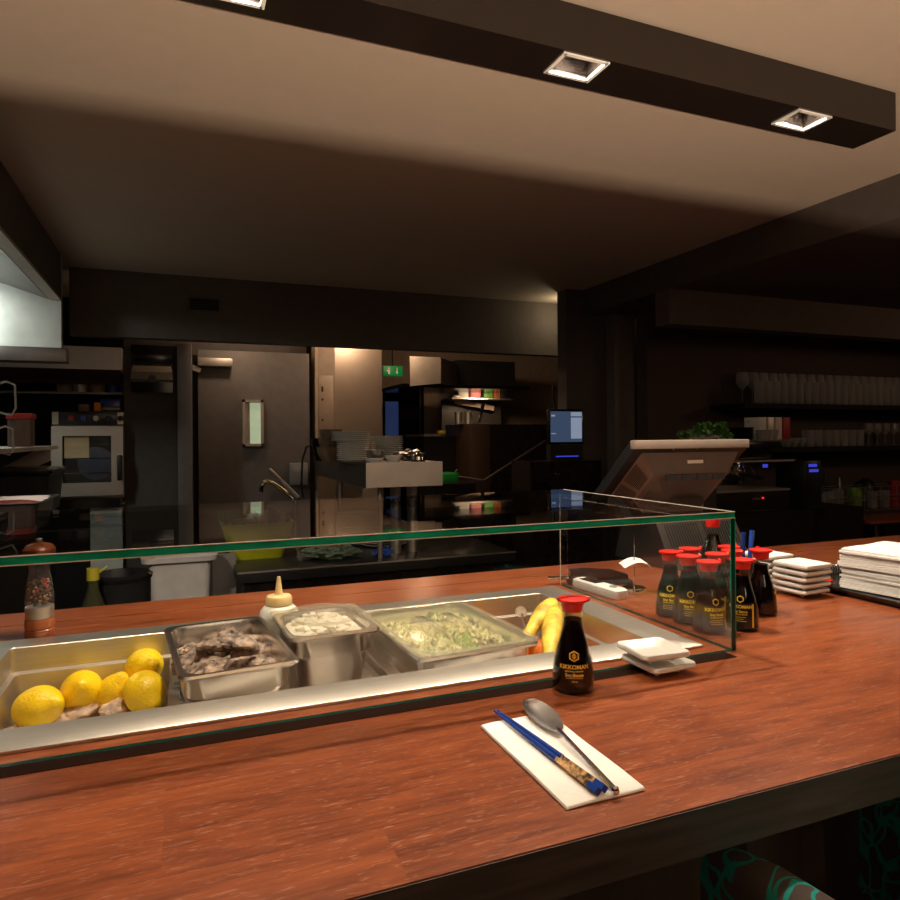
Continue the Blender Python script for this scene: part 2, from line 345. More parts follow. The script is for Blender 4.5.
# ================================================================ ROOM
def sbox(name, m, *a, label=None, **k): return struct(MB().box(*a, **k).build(name, m, smooth=0), label)
sbox('floor', MT['floor'], -3.2, 6.2, -3, 8.0, -0.1, 0)
sbox('ceiling', MT['ceil'], -3.2, 6.2, -3, 8.0, 2.3, 2.4)
sbox('wall_left', MT['wall'], -3.3, -3.2, -3, 8.0, 0, 2.3)
sbox('wall_right', MT['wall2'], 6.2, 6.3, -3, 8.0, 0, 2.3)
sbox('wall_front', MT['wall2'], -3.2, 6.2, -3.1, -3, 0, 2.3)
sbox('wall_rear', MT['tanwall'], -3.2, 6.2, 7.9, 8.0, 0, 2.3)
sbox('trim_1', mat('dark_kitchen_soffit', (.12, .10, .088), .8, spec=.2), -0.506, 2.6, 3.8, 3.88, 1.965, 2.3, label='soffit across the kitchen front')
sbox('trim_2', mat('dark_bulkhead_paint', (.085, .068, .06), .8, spec=.2), 2.2, 6.2, -3, 3.4, 2.155, 2.3, label='dropped bulkhead over the bar')
sbox('trim_3', mat('dark_soffit_paint', (.12, .095, .082), .8, spec=.2), 2.2, 6.2, 2.642, 2.75, 1.985, 2.155, label='soffit above the glass shelves')
sbox('wall_column', MT['wall'], 2.085, 2.36, 3.4, 3.5, 0, 2.3)
sbox('wall_partition', mat('taupe_panel', (0.17, 0.145, 0.125), 0.7), 2.36, 2.50, 3.32, 3.5, 0, 2.155)
sbox('wall_bar', MT['wall2'], 2.50, 6.2, 3.2, 3.3, 0, 2.155)
sbox('wall_kitchen', MT['wall'], -0.293, 0.067, 4.2, 4.32, 0, 2.3)
# kitchen bulkhead over the hood on the left : a continuous skirt
# door wall
sbox('wall_back', MT['wall'], 0.067, 0.775, 4.50, 4.58, 0, 2.3)
struct(MB().box(-0.015, 0.062, 4.10, 4.20, 0, 1.985, bev=.004).build('trim_4', MT['doorp']), 'door post at the kitchen doorway')
door = struct(MB().box(0.10, 0.775, 4.40, 4.45, 0, 1.99, bev=.003).build('door_1', MT['doorp']))
c = aty(253, 423, 4.38)
fr = MB(); wx, wz = 0.063, 0.145; y0 = 4.365
for a in ((c.x-wx, c.x-wx+.016, c.z-wz, c.z+wz), (c.x+wx-.016, c.x+wx, c.z-wz, c.z+wz), (c.x-wx, c.x+wx, c.z-wz, c.z-wz+.016), (c.x-wx, c.x+wx, c.z+wz-.016, c.z+wz)):
    fr.box(a[0], a[1], y0, 4.40, a[2], a[3])
fr.build('window_frame', mat('pale_frame', (0.5, 0.42, 0.33), 0.4), door)
MB().box(c.x-.018, c.x+wx-.016, 4.392, 4.399, c.z-wz+.016, c.z+wz-.018).build('pane', MT['winlit'], door)
MB().box(c.x-wx+.016, c.x-.018, 4.388, 4.399, c.z-wz+.016, c.z+wz-.018).build('reveal', MT['steelr'], door)
q = aty(215, 362, 4.36)
dc = MB(); dc.box(q.x-.10, q.x+.10, 4.33, 4.40, q.z-.028, q.z+.022, bev=.004); dc.box(q.x-.19, q.x-.08, 4.35, 4.37, q.z-.05, q.z-.02, rot=Matrix.Rotation(.35, 3, 'Y')); dc.build('door_closer', MT['steelr'], door)
# soffit vent
v1 = aty(190, 298, 3.79); v2 = aty(219, 311, 3.79)
vt = thing('wall_vent', 'small dark grille on the soffit over the kitchen', 'vent', ((v1.x+v2.x)/2, 3.8, (v1.z+v2.z)/2))
ww, hh = (v2.x-v1.x)/2, (v1.z-v2.z)/2
b = MB(); b.box(-ww, ww, -.004, 0, -hh, hh); b.build('backing', MT['blackm'], vt)
for k in range(5): MB().box(-ww, ww, -.012, -.004, -hh+k*hh*.46, -hh+k*hh*.46+.006).build('slat', MT['black'], vt)
struct(MB().box(-2.5, 3.5, -.52, -.50, 0, 1.10).build('added_uplight_lip', MT['wood_edge'], smooth=0), 'added unseen board that cuts off the uplight')  # added out of view; its top edge ends the light on the ceiling
struct(MB().box(-2.5, 3.5, -1.45, -.521, .72, .75).build('added_uplight_box_floor', MT['wood_edge'], smooth=0), 'floor of the added unseen uplight box')
struct(MB().box(-2.5, 3.5, -1.47, -1.45, 0, 1.10).build('added_uplight_box_back', MT['wood_edge'], smooth=0), 'rear board of the added unseen uplight box')
# ---- beam with downlights
beam = thing('light_beam', 'long black ceiling beam with recessed square downlights above the counter', 'light fixture', (0, LAMPY-0.019, 2.2), BROT)
bx0, bx1, by0, by1, bz = -1.6, 1.662, -.045, .07, 0.095
m_ = MB(); hx, hy = .050, .036
xs = [bx0]
for lx in LAMPX: xs += [lx-hx, lx+hx]
xs.append(bx1); ys = [by0, -hy, hy, by1]
for i in range(len(xs)-1):
    for j in range(3):
        if i % 2 == 1 and j == 1: continue
        m_.quad((xs[i], ys[j], 0), (xs[i], ys[j+1], 0), (xs[i+1], ys[j+1], 0), (xs[i+1], ys[j], 0))
m_.quad((bx0, by0, 0), (bx1, by0, 0), (bx1, by0, bz), (bx0, by0, bz))
m_.quad((bx0, by1, 0), (bx0, by1, bz), (bx1, by1, bz), (bx1, by1, 0))
m_.quad((bx1, by0, 0), (bx1, by1, 0), (bx1, by1, bz), (bx1, by0, bz))
m_.quad((bx0, by0, 0), (bx0, by0, bz), (bx0, by1, bz), (bx0, by1, 0))
m_.quad((bx0, by0, bz), (bx1, by0, bz), (bx1, by1, bz), (bx0, by1, bz))
m_.build('housing', mat('dark_brown_lacquer', (0.015, 0.010, 0.008), 0.22), beam, smooth=0, fix=False)
for lx in LAMPX:
    d = MB(); t_ = .004
    d.box(lx-hx-t_, lx-hx+t_, -hy-t_, hy+t_, -.003, .001); d.box(lx+hx-t_, lx+hx+t_, -hy-t_, hy+t_, -.003, .001)
    d.box(lx-hx, lx+hx, -hy-t_, -hy+t_, -.003, .001); d.box(lx-hx, lx+hx, hy-t_, hy+t_, -.003, .001)
    dl = d.build('downlight', mat('bright_trim', (0.8, 0.78, 0.75), 0.4), beam, smooth=0, label='square recessed downlight with ribbed baffle')
    r_ = MB(); prof = []
    for k in range(8):
        z = .003+k*.0065; prof += [(0, z), (.004, z+.0015)]
    prof.append((0, .056))
    loops = [[(lx-hx+o, -hy+o, z), (lx+hx-o, -hy+o, z), (lx+hx-o, hy-o, z), (lx-hx+o, hy-o, z)] for o, z in prof]
    r_.loft(loops, False, True); r_.build('baffle', mat('ribbed_baffle', (0.16, 0.14, 0.13), 0.25, metal=1), dl, smooth=0, fix=False)
    MB().lathe([(0, .046), (.020, .046), (.020, .052), (0, .052)], (lx, 0, 0), 16).build('lamp', MT['lampem'], dl)
# ================================================================ COUNTER
CT = 1.10
# counter top: front slab, left of nothing; hole for the steel well -> four boards in one mesh
ct = MB(); FX0, FX1 = -1.7, 3.2
HX0, HX1, HY0, HY1 = -0.345, 0.785, 0.875, 1.34
for a in ((FX0, FX1, 0.50, HY0), (FX0, HX0, HY0, HY1), (HX1, FX1, HY0, HY1), (FX0, FX1, HY1, 1.470), (FX0, FX1, 1.473, 1.575)):
    ct.box(a[0], a[1], a[2], a[3], CT-.012, CT)
ct.box(FX0, FX1, 0.50, 0.56, CT-.045, CT-.0125)
cb = thing('bar_counter', 'long red-brown wooden bar counter with pale scratches in the grain', 'counter', (0, 0, 0))
top = ct.build('counter_top', MT['wood'], cb, smooth=0)
MB().box(FX0, .800, .812, .8375, CT+.0001, CT+.0008).build('shadow_strip', mat('shadow_brown', (.018, .006, .003), .7, spec=.06), cb, smooth=0, label='dark narrow strip standing in for the shadow along the foot of the glass')  # flat strip, its dark colour painted as the shadow band below the glass
ce = MB().box(FX0, FX1, 0.4985, 0.4999, CT-.0455, CT-.0012).build('front_edge', MT['wood_edge'], top, smooth=0, label='dark front edge')
MB().box(-1.6, 3.1, .85, .87, 0, CT-.014).build('panel', MT['brownv'], cb)
MB().box(-1.6, 3.1, 1.51, 1.53, 0, CT-.014).build('back_panel', MT['blackm'], cb)
for k in range(7):
    x = -1.2+k*.62+.16; MB().box(x, x+.03, .815, .849, 0, CT-.05, bev=.004).build('pilaster', MT['brownv'], cb)
# ---- steel well
well = thing('steel_well', 'brushed steel drop-in cold well with broad rim in the counter', 'well', (0.22, 1.11, CT))
m_ = MB(); ox0, ox1, oy0, oy1 = -.565, .568, -.240, .236   # outer rim local
ix0, ix1, iy0, iy1 = -.480, .500, -.176, .182
def rect(x0, x1, y0, y1, z, r=.004):
    return rr(x1-x0, y1-y0, r, z, 3, (x0+x1)/2, (y0+y1)/2)
m_.loft([rect(ox0, ox1, oy0, oy1, .0005), rect(ox0, ox1, oy0, oy1, .004), rect(ox0+.003, ox1-.003, oy0+.003, oy1-.003, .0055),
         rect(ix0-.0012, ix1+.0012, iy0-.0012, iy1+.0012, .0055, .008), rect(ix0, ix1, iy0, iy1, .0042, .008), rect(ix0, ix1, iy0, iy1, -.034, .01),
         rect(ix0+.008, ix1-.008, iy0+.008, iy1-.008, -.037, .01), rect(ix0+.012, ix1-.012, iy0+.012, iy1-.012, -.120, .02)], False, True)
m_.build('basin', MT['steel'], well, fix=True)
for x in (-.232, .082, .292):
    MB().box(x-.008, x+.008, iy0+.009, iy1-.009, -.052, -.040).build('cross_bar', MT['steel'], well)
# ---- GN pans
def gn_pan(name, label, cat, loc, rz, wx, wy, depth, m, rim=.011, step=True, taper=.012):
    t = thing(name, label, cat, loc, rz); b = MB(); r = .022
    iw, iy_ = wx-2*rim, wy-2*rim
    L_ = [rr(iw-2*taper-.03, iy_-2*taper-.03, .02, -depth+.0015), rr(iw-2*taper, iy_-2*taper, .03, -depth+.014)]
    if step: L_ += [rr(iw-.010, iy_-.010, .028, -.040), rr(iw-.001, iy_-.001, .026, -.034)]
    L_ += [rr(iw, iy_, .026, -.006), rr(iw+.004, iy_+.004, .026, 0), rr(wx-.004, wy-.004, .014, 0.0005), rr(wx, wy, .014, -.003), rr(wx-.002, wy-.002, .014, -.0062),
           rr(iw+.010, iy_+.010, .026, -.005), rr(iw+.004, iy_+.004, .026, -.010)]
    if step: L_ += [rr(iw+.003, iy_+.003, .026, -.035), rr(iw-.006, iy_-.006, .028, -.042)]
    L_ += [rr(iw-2*taper+.003, iy_-2*taper+.003, .03, -depth+.012), rr(iw-2*taper-.028, iy_-2*taper-.028, .02, -depth)]
    b.loft(L_, True, True); b.build('pan_body', m, t, fix=True)
    return t
oy = gn_pan('gastronorm_pan', 'deep open steel pan of dark oyster shells beside the lemons', 'pan', (0.064, 1.100, 1.130), math.radians(5.2), .162, .275, .145, MT['psteel'])
bu = gn_pan('gastronorm_pan', 'small lidded steel pan of white crumbs in the middle of the well', 'pan', (0.220, 1.128, 1.140), math.radians(3), .146, .168, .158, MT['chrome2'], taper=.019)
sa = gn_pan('gastronorm_pan', 'wide shallow steel pan of salad under a clear lid', 'pan', (0.422, 1.100, 1.115), math.radians(4), .212, .296, .075, MT['psteel'])
le = gn_pan('lemon_tray', 'low steel tray holding lemons and oyster shells at the left of the well', 'tray', (-0.126, 1.112, 1.022), 0, .200, .285, .042, MT['psteel'], rim=.006, step=False, taper=.014)
# ---- lemons
def lemon_mesh():
    b = MB(); prof = []
    for k in range(19):
        a = PI*k/18; z = -math.cos(a); r = math.sin(a)
        zz = z*.036; rr_ = .0300*r**.9
        if abs(z) > .88: zz += math.copysign((abs(z)-.88)*.075, z); rr_ *= 1-.25*(abs(z)-.9)*10*.6
        prof.append((max(rr_, 0) if 0 < k < 18 else 0, zz))
    b.lathe(prof, seg=28)
    for v in b.bm.verts: v.co += v.co.normalized()*noise.noise(v.co*40)*.0012
    return b.build('lemon', MT['lemon'], smooth=80)
lem = lemon_mesh()
LP = [((38, 708), 1.034, 1.08, (1.2, .5, .7), 'leftmost lemon, its tip pointing down to the left'), ((82, 692), 1.036, 1.08, (1.0, 0, .1), 'plump lemon second from the left, tip pointing down'),
      ((114, 693), 1.030, .90, (.3, .4, 0), 'smallest lemon, in the middle of the tray'), ((144, 667), 1.058, 1.0, (1.0, .9, 0), 'highest lemon, resting behind the rightmost one'),
      ((145, 692), 1.040, 1.04, (1.9, .3, .5), 'rightmost lemon at the front of the tray')]
for i, (p, z, s_, e, lb) in enumerate(LP):
    o = lem if i == 0 else lem.copy()
    if i: COL.objects.link(o)
    o.location = atz(*p, z); o.rotation_euler = e; o.scale = (s_,)*3; tag(o, lb, 'lemon', 'lemons in the low tray')
# ---- oyster shells
def shell_mesh(seed, L_, W_, H_, m):
    b = MB(); r = bmesh.ops.create_icosphere(b.bm, subdivisions=4, radius=1)
    for v in b.bm.verts:
        p = v.co.copy(); sq = noise.noise(p*1.3+Vector((seed*3.1, 0, 0)))
        x = p.x*(1+.3*sq); y = p.y*(1-.35*p.x)*(1+.2*sq); z = p.z*(1 if p.z > 0 else .45)
        lay = math.sin(11*p.length*(abs(p.x)+.5*abs(p.y))+6*noise.noise(p*2+Vector((0, seed, 0))))*.05
        q = Vector((x*L_/2*(1+lay), y*W_/2*(1+lay), z*H_/2*(1+lay)+noise.noise(p*5+Vector((seed, 0, 0)))*.0035))
        v.co = q
    return b.build('oyster_shell', m, smooth=60)
protos = [shell_mesh(i, .064+.008*(i % 3), .040+.004*(i % 2), .026+.003*(i % 3), MT['shell']) for i in range(4)]
descr = ['dark oyster shell at the back left of the pan', 'mottled oyster shell lying across the back middle', 'dark shell at the back right against the pan wall', 'narrow shell at the left wall of the pan', 'shell propped up in the centre of the pan', 'long pale-streaked shell lying left to right in the centre', 'curled shell near the right side of the pan',
         'dark shell at the front left corner of the pan', 'rounded shell standing at the front left', 'hollow upright shell at the front middle', 'brownish shell at the front right', 'small shell at the right front wall', 'shell topmost on the pile at the back', 'small shell wedged behind the centre']
pos = [(-.040, .085), (.005, .090), (.045, .080), (-.048, .040), (-.012, .035), (.022, .028), (.050, .030), (-.044, -.015), (-.020, -.045), (.012, -.035), (.042, -.025), (.048, -.062), (.02, .075), (-.02, -.002)]
Rz = Matrix.Rotation(math.radians(5.2), 3, 'Z')
# fill underneath
fb = MB(); fb.loft([rr(.11, .222, .03, -.138), rr(.128, .240, .03, -.056)], True, True)
for v in fb.bm.verts: pass
for i, (x, y) in enumerate(pos):
    p0 = protos[i % 4]; o = p0 if i < 4 else p0.copy()
    if i >= 4: COL.objects.link(o)
    z = -.036 + (.018 if i in (4, 5, 12) else 0) + (y+.06)*.03
    o.location = Vector((0.064, 1.100, 1.130)) + Rz @ Vector((x, y, z)); o.rotation_euler = (random.uniform(-.5, .5)+(.9 if i in (8, 9) else 0), random.uniform(-.4, .4), random.uniform(0, 6.2))
    tag(o, descr[i], 'oyster', 'oyster shells heaped in the steel pan')
tag(fb.build('crushed_ice', MT['shell']), 'broken shell bed beneath the oysters in the deep pan', 'shell bed', kind='stuff')['kind']
bpy.data.objects['crushed_ice'].name = 'shell_bed'; bpy.data.objects['shell_bed'].location = (0.064, 1.100, 1.130); bpy.data.objects['shell_bed'].rotation_euler = (0, 0, math.radians(5.2))
pp = [((80, 712), 1.012, .3, 'ridged oyster shell in front of the second lemon', 1.1), ((116, 709), 1.015, 1.2, 'pale rounded oyster shell in front of the small lemon', 1.0), ((57, 722), 1.008, 2.0, 'flat oyster shell at the right of the leftmost lemon', 1.0), ((158, 703), 1.008, .7, 'small oyster shell at the right end of the lemon tray', .8), ((16, 734), 1.006, 2.6, 'oyster shell at the front left of the lemon tray', .8)]
pb = shell_mesh(9, .055, .04, .026, MT['shellp'])
for i, (p, z, rz, lb, s_) in enumerate(pp):
    o = pb if i == 0 else pb.copy()
    if i: COL.objects.link(o)
    o.location = atz(*p, z); o.rotation_euler = (.1*i, -.1, rz); o.scale = (s_,)*3; tag(o, lb, 'oyster', 'oyster shells among the lemons')
# ---- crumbs + lid
b = MB(); random.seed(3)
b.loft([rr(.100, .120, .03, -.15), rr(.112, .132, .03, -.012)], True, True)
for k in range(150):
    x, y = random.uniform(-.050, .050), random.uniform(-.060, .060)
    if (x/.052)**4+(y/.062)**4 > 1: continue
    h = -.012+.012*(1-(x/.05)**2)*random.random()
    r = bmesh.ops.create_icosphere(b.bm, subdivisions=1, radius=random.uniform(.005, .010))
    for v in r['verts']: v.co = Vector((v.co.x+x, v.co.y+y, v.co.z*.7+h))
o = b.build('crumbs', MT['rice']); o.location = bu.location; o.rotation_euler = bu.rotation_euler
tag(o, 'white crumbly filling under the small clear lid', 'filling', kind='stuff')
b = MB(); b.loft([rr(.150, .172, .012, .0008), rr(.151, .173, .012, .004), rr(.126, .146, .045, .0045), rr(.124, .144, .055, .012), rr(.112, .132, .055, .014), rr(.104, .124, .05, .008), rr(.09, .11, .045, .0075)], False, True)
o = b.build('pan_lid', MT['poly2']); o.location = bu.location; o.rotation_euler = bu.rotation_euler
tag(o, 'clear plastic lid with a raised oval on the small crumb pan', 'lid')
# ---- salad
b = MB(); random.seed(11)
def leaf(b, x, y, z, s_, mi, tilt=.5):
    b.mi = mi; n = 5; rz = random.uniform(0, 6.28); E_ = Matrix.Rotation(rz, 3, 'Z') @ Matrix.Rotation(random.uniform(-tilt, tilt), 3, 'X') @ Matrix.Rotation(random.uniform(-tilt, tilt), 3, 'Y')
    g = [[None]*n for _ in range(n)]
    for i in range(n):
        for j in range(n):
            u, v = i/(n-1)-.5, j/(n-1)-.5; wd = math.cos(u*2.4)
            p = Vector((u*s_, v*s_*.8*wd, s_*.16*math.sin(9*v+4*u+rz)+s_*.12*math.cos(11*u)))
            g[i][j] = b.bm.verts.new(Vector((x, y, z))+E_ @ p)
    for i in range(n-1):
        for j in range(n-1): b._f((g[i][j], g[i+1][j], g[i+1][j+1], g[i][j+1]))
b.mi = 1; b.loft([rr(.150, .236, .03, -.070), rr(.178, .262, .03, -.026)], True, True)
for k in range(170):
    x, y = random.uniform(-.082, .082), random.uniform(-.125, .125)
    g_ = (x > .0 and y < -.02)
    mi = 0 if (g_ and random.random() < .40) or random.random() < .04 else (2 if (x > .03 and y < -.06 and random.random() < .6) else 1)
    leaf(b, x, y, -.024+random.uniform(0, .008), random.uniform(.016, .03) if mi == 1 else random.uniform(.02, .034), mi, .22 if mi == 1 else .5)
o = b.build('salad', [MT['leafg'], MT['leafp'], MT['leafr']], fix=False); o.location = sa.location; o.rotation_euler = sa.rotation_euler
tag(o, 'pale and green shredded lettuce inside the wide lidded pan', 'salad', kind='stuff')
b = MB(); b.loft([rr(.214, .298, .014, .0008), rr(.215, .299, .014, .004), rr(.188, .272, .03, .0045), rr(.182, .266, .03, -.004), rr(.174, .258, .028, -.0045)], False, True)
lid = b.build('pan_lid', MT['poly3']); lid.location = sa.location; lid.rotation_euler = sa.rotation_euler
tag(lid, 'clear plastic lid with twin moulded grips on the salad pan', 'lid')
for sx in (-.026, .026):
    b = MB(); b.loft([rr(.036, .10, .017, -.004, cx=sx, cy=.01), rr(.032, .096, .015, .006, cx=sx, cy=.01), rr(.024, .086, .011, .009, cx=sx, cy=.01)], False, True); b.build('grip', MT['poly2'], lid)
# ---- squeeze bottle
sq = thing('squeeze_bottle', 'frosted squeeze bottle with cream nozzle cap behind the crumb pan', 'bottle', (0.163, 1.252, 0.985))
MB().lathe([(0, 0), (.032, 0), (.0345, .004), (.0345, .140), (.033, .150), (.026, .158), (.022, .160), (0, .160)], seg=32).build('bottle_body', mat('translucent_plastic', (0.74, 0.72, 0.62), 0.35, sub=0.3), sq)
MB().lathe([(.0235, .1605), (.0235, .172), (.021, .176), (.008, .178), (.0065, .182), (.0032, .208), (.0028, .210), (0, .210)], seg=28).build('nozzle_cap', mat('cream_plastic', (0.78, 0.58, 0.28), 0.4, sub=0.2), sq, label='cream coloured nozzle cap')
# ---- bananas
bun = thing('banana_bunch', 'small bunch of ripe yellow bananas at the right of the well', 'bananas', atz(557, 606, 1.085))
B0 = bun.location.copy()
def banana(pts, name='banana'):
    pts = [Vector(p)-B0 for p in pts]; n = 12; P_ = []
    for i in range(n+1):
        t = i/n; a, b_, c_, = pts; P_.append(a*(1-t)**2+b_*2*t*(1-t)+c_*t*t)
    rad = [.006+.0135*math.sin(min(1, t*1.15+.12)*PI*.92)**.6 for t in [i/n for i in range(n+1)]]; rad[0] = .005; rad[-1] = .004; rad[1] = .009
    return MB().tube(P_, rad, 10).build(name, MT['banana'], bun, smooth=50)
banana((atz(557, 603, 1.094), atz(543, 609, 1.094), atz(524, 642, 1.052)))
banana((atz(559, 606, 1.090), atz(548, 628, 1.092), atz(550, 668, 1.040)))
MB().tube([Vector((0, 0, -.004)), Vector((.004, .008, .006)), Vector((.006, .016, .008))], [.009, .007, .006], 8).build('stem', MT['stem'], bun)
b = MB(); r = bmesh.ops.create_icosphere(b.bm, subdivisions=4, radius=.034)
for v in b.bm.verts: v.co.z *= .95; v.co += v.co.normalized()*noise.noise(v.co*60)*.0005
og = b.build('orange', MT['orange'], smooth=80)
for i, (l_, lb) in enumerate([((.575, .985, 1.014), 'orange below the bananas, next to the salad pan'), ((.638, 1.03, 1.016), 'orange behind the front soy bottle'), ((.645, 1.105, 1.016), 'orange in the middle of the right-hand group'), ((.65, 1.18, 1.016), 'orange nearest the back right corner of the well'), ((.585, 1.20, 1.014), 'orange under the banana stems')]):
    o = og if i == 0 else og.copy()
    if i: COL.objects.link(o)
    o.location = l_; tag(o, lb, 'orange', 'oranges in the right end of the well')
# serving spoon in fruit
p = atz(520, 612, 1.075); b = MB(); b.tube([atz(522, 615, 1.085), atz(527, 632, 1.04)], .004, 8)
b.lathe([(0, -.003), (.010, -.002), (.012, .001), (0, .002)], atz(521, 612, 1.088), 16, axis=Vector((-.2, -.8, .5)))
tag(b.build('steel_scoop', MT['chrome']), 'small round-ended steel utensil leaning beside the bananas', 'utensil')
# label card
p = atz(181, 690, 1.055); b = MB().box(-.012, .012, -.001, .001, -.02, .02)
card = b.build('label_card', MT['paper'], rot if False else None); card.location = (p.x, p.y, p.z); card.rotation_euler = (-.3, 0, .1)
tag(card, 'small white and light blue label card between lemons and oysters', 'label')
b = MB()
for k in range(4): b.box(-.010, .010, -.0018, -.0011, -.016+k*.008, -.011+k*.008)
b.build('print', mat('pale_blue_print', (0.25, 0.55, 0.62), 0.6), card)
# ================================================================ GLASS CASE
gc = thing('glass_display_case', 'frameless glass sneeze guard with green edges over the food well', 'glass case', (0.823, 0.838, CT))
def pane(name, x0, x1, y0, y1, z0, z1, faces):
    """faces: material slot per face direction, glass elsewhere. 1 bright green, 2 dark teal, 3 pale arris"""
    b = MB(); b.box(x0, x1, y0, y1, z0, z1); b.bm.normal_update()
    for f in b.bm.faces:
        n = f.normal; ax = max(range(3), key=lambda i: abs(n[i])); key = ('-' if n[ax] < 0 else '+')+'xyz'[ax]
        f.material_index = faces.get(key, 0)
    return b.build(name, [MT['glass'], MT['gedge'], MT['gdark'], MT['arris_highlight']], gc, smooth=0)
GX0 = -1.75
tpn = pane('top_panel', GX0, 0, 0.0008, .522, .2122, .222, {'-y': 1})
ar = MB()
for z in (.2214, .2118): ar.box(GX0, 0, -.0004, .0010, z, z+.0010)
ar.box(-.0006, .0003, 0, .522, .2212, .2224); ar.build('arris_highlight', MT['arris_highlight'], tpn, smooth=0, label='pale edge lines of the glass top with painted highlight')
pane('front_panel', GX0, -.0102, 0, .008, .0006, .2116, {'-z': 2})
sdp = pane('side_panel', -.010, 0, 0, .522, .0006, .2116, {'-y': 2, '-z': 2})
MB().box(-.0102, -.0088, .5215, .5226, .0006, .2116).build('arris_highlight', MT['arris_highlight'], sdp, smooth=0, label='pale rear edge line with painted highlight')
ar = MB(); ar.box(-.0101, -.0090, -.0006, .0002, .0006, .2116); ar.box(-.0010, .0004, -.0006, .0002, .0006, .2116); ar.build('corner_line', MT['gedge'], sdp, smooth=0)
# ================================================================ THINGS ON THE COUNTER
# ---- pepper mill
pm = thing('pepper_mill', 'pepper mill with cherry wood ends, steel band and clear peppercorn chamber', 'pepper mill', (-0.232, 1.372, CT))
MB().lathe([(0, 0), (.0225, 0), (.0235, .003), (.0235, .014), (.022, .016), (.0235, .018), (.0235, .030), (.0215, .034), (0, .034)]).build('wooden_base', MT['oak'], pm)
MB().lathe([(.0212, .0342), (.0222, .0345), (.0222, .054), (.0212, .0545), (0, .0545)]).build('steel_band', MT['steelr'], pm)
MB().lathe([(.0195, .055), (.0225, .060), (.0228, .070), (.019, .098), (.016, .112), (.0160, .120), (.0195, .136)]).build('glass_chamber', glassmat('mill_glass', (.93, .93, .92), 1.5, 0.02, haze=.06), pm)
b = MB(); random.seed(5)
for k in range(170):
    z = random.uniform(.058, .100); R = max(.003, (.0205 if z < .072 else .0205-(z-.072)*.13)-.002); a = random.uniform(0, 6.28); q = R*math.sqrt(random.uniform(.35, 1))
    b.mi = random.choice((0, 0, 0, 1, 2)); r = bmesh.ops.create_icosphere(b.bm, subdivisions=1, radius=.0025)
    for v in r['verts']:
        v.co += Vector((q*math.cos(a), q*math.sin(a), z))
        for f in v.link_faces: f.material_index = b.mi
b.build('peppercorns', [mat('peppercorn', (.10, .055, .03), .6), mat('pale_peppercorn', (.42, .28, .15), .6), mat('red_peppercorn', (.40, .05, .02), .6)], pm)['kind'] = 'stuff'
MB().lathe([(0, .1365), (.020, .1365), (.0245, .142), (.0255, .148), (.0255, .154), (.020, .161), (.010, .165), (0, .166)]).build('wooden_top', MT['oak'], pm)
MB().lathe([(0, .1662), (.006, .1662), (.006, .171), (.004, .173), (0, .173)], seg=16).build('knob', MT['steelr'], pm)
# ---- soy sauce bottles
PROF = [(0.0, .0), (.0265, .0), (.0283, .003), (.0286, .012), (.0278, .028), (.0255, .045), (.0215, .062), (.0172, .077), (.0145, .088), (.0132, .098), (.0135, .108), (.0155, .112)]
def prof_r(z):
    for (r0, z0), (r1, z1) in zip(PROF, PROF[1:]):
        if z0 <= z <= z1 and z1 > z0: return r0+(r1-r0)*(z-z0)/(z1-z0)
    return PROF[-1][0]
def wrap_text(b, items, off=.0005, a0=-PI/2):
    for (vs, fs), zc, flip in items:
        nv = []
        for v in vs:
            z = zc+v.y; r = prof_r(z)+off; a = a0+v.x/r
            nv.append(b.bm.verts.new(Vector((r*math.cos(a), r*math.sin(a), z))))
        for f in fs:
            if len(set(f)) > 2: b._f([nv[i] for i in f])
def ring_poly(n, r0, r1, rot=0):
    vs = []; fs = []
    for k in range(n):
        a = 2*PI*k/n+rot
        vs += [Vector((r0*math.cos(a), r0*math.sin(a), 0)), Vector((r1*math.cos(a), r1*math.sin(a), 0))]
    for k in range(n): k2 = (k+1) % n; fs.append([2*k, 2*k+1, 2*k2+1, 2*k2])
    return vs, fs
def rectp(x0, x1, y0, y1, n=8):
    vs = []; fs = []
    for i in range(n+1):
        x = x0+(x1-x0)*i/n; vs += [Vector((x, y0, 0)), Vector((x, y1, 0))]
    for i in range(n): fs.append([2*i, 2*i+2, 2*i+3, 2*i+1])
    return vs, fs
T1 = text_mesh('KIKKOMAN', .0078); T2 = text_mesh('Soy Sauce', .0062); T3 = text_mesh('NATURALLY BREWED', .0026); T4 = text_mesh('150 ml', .0030)
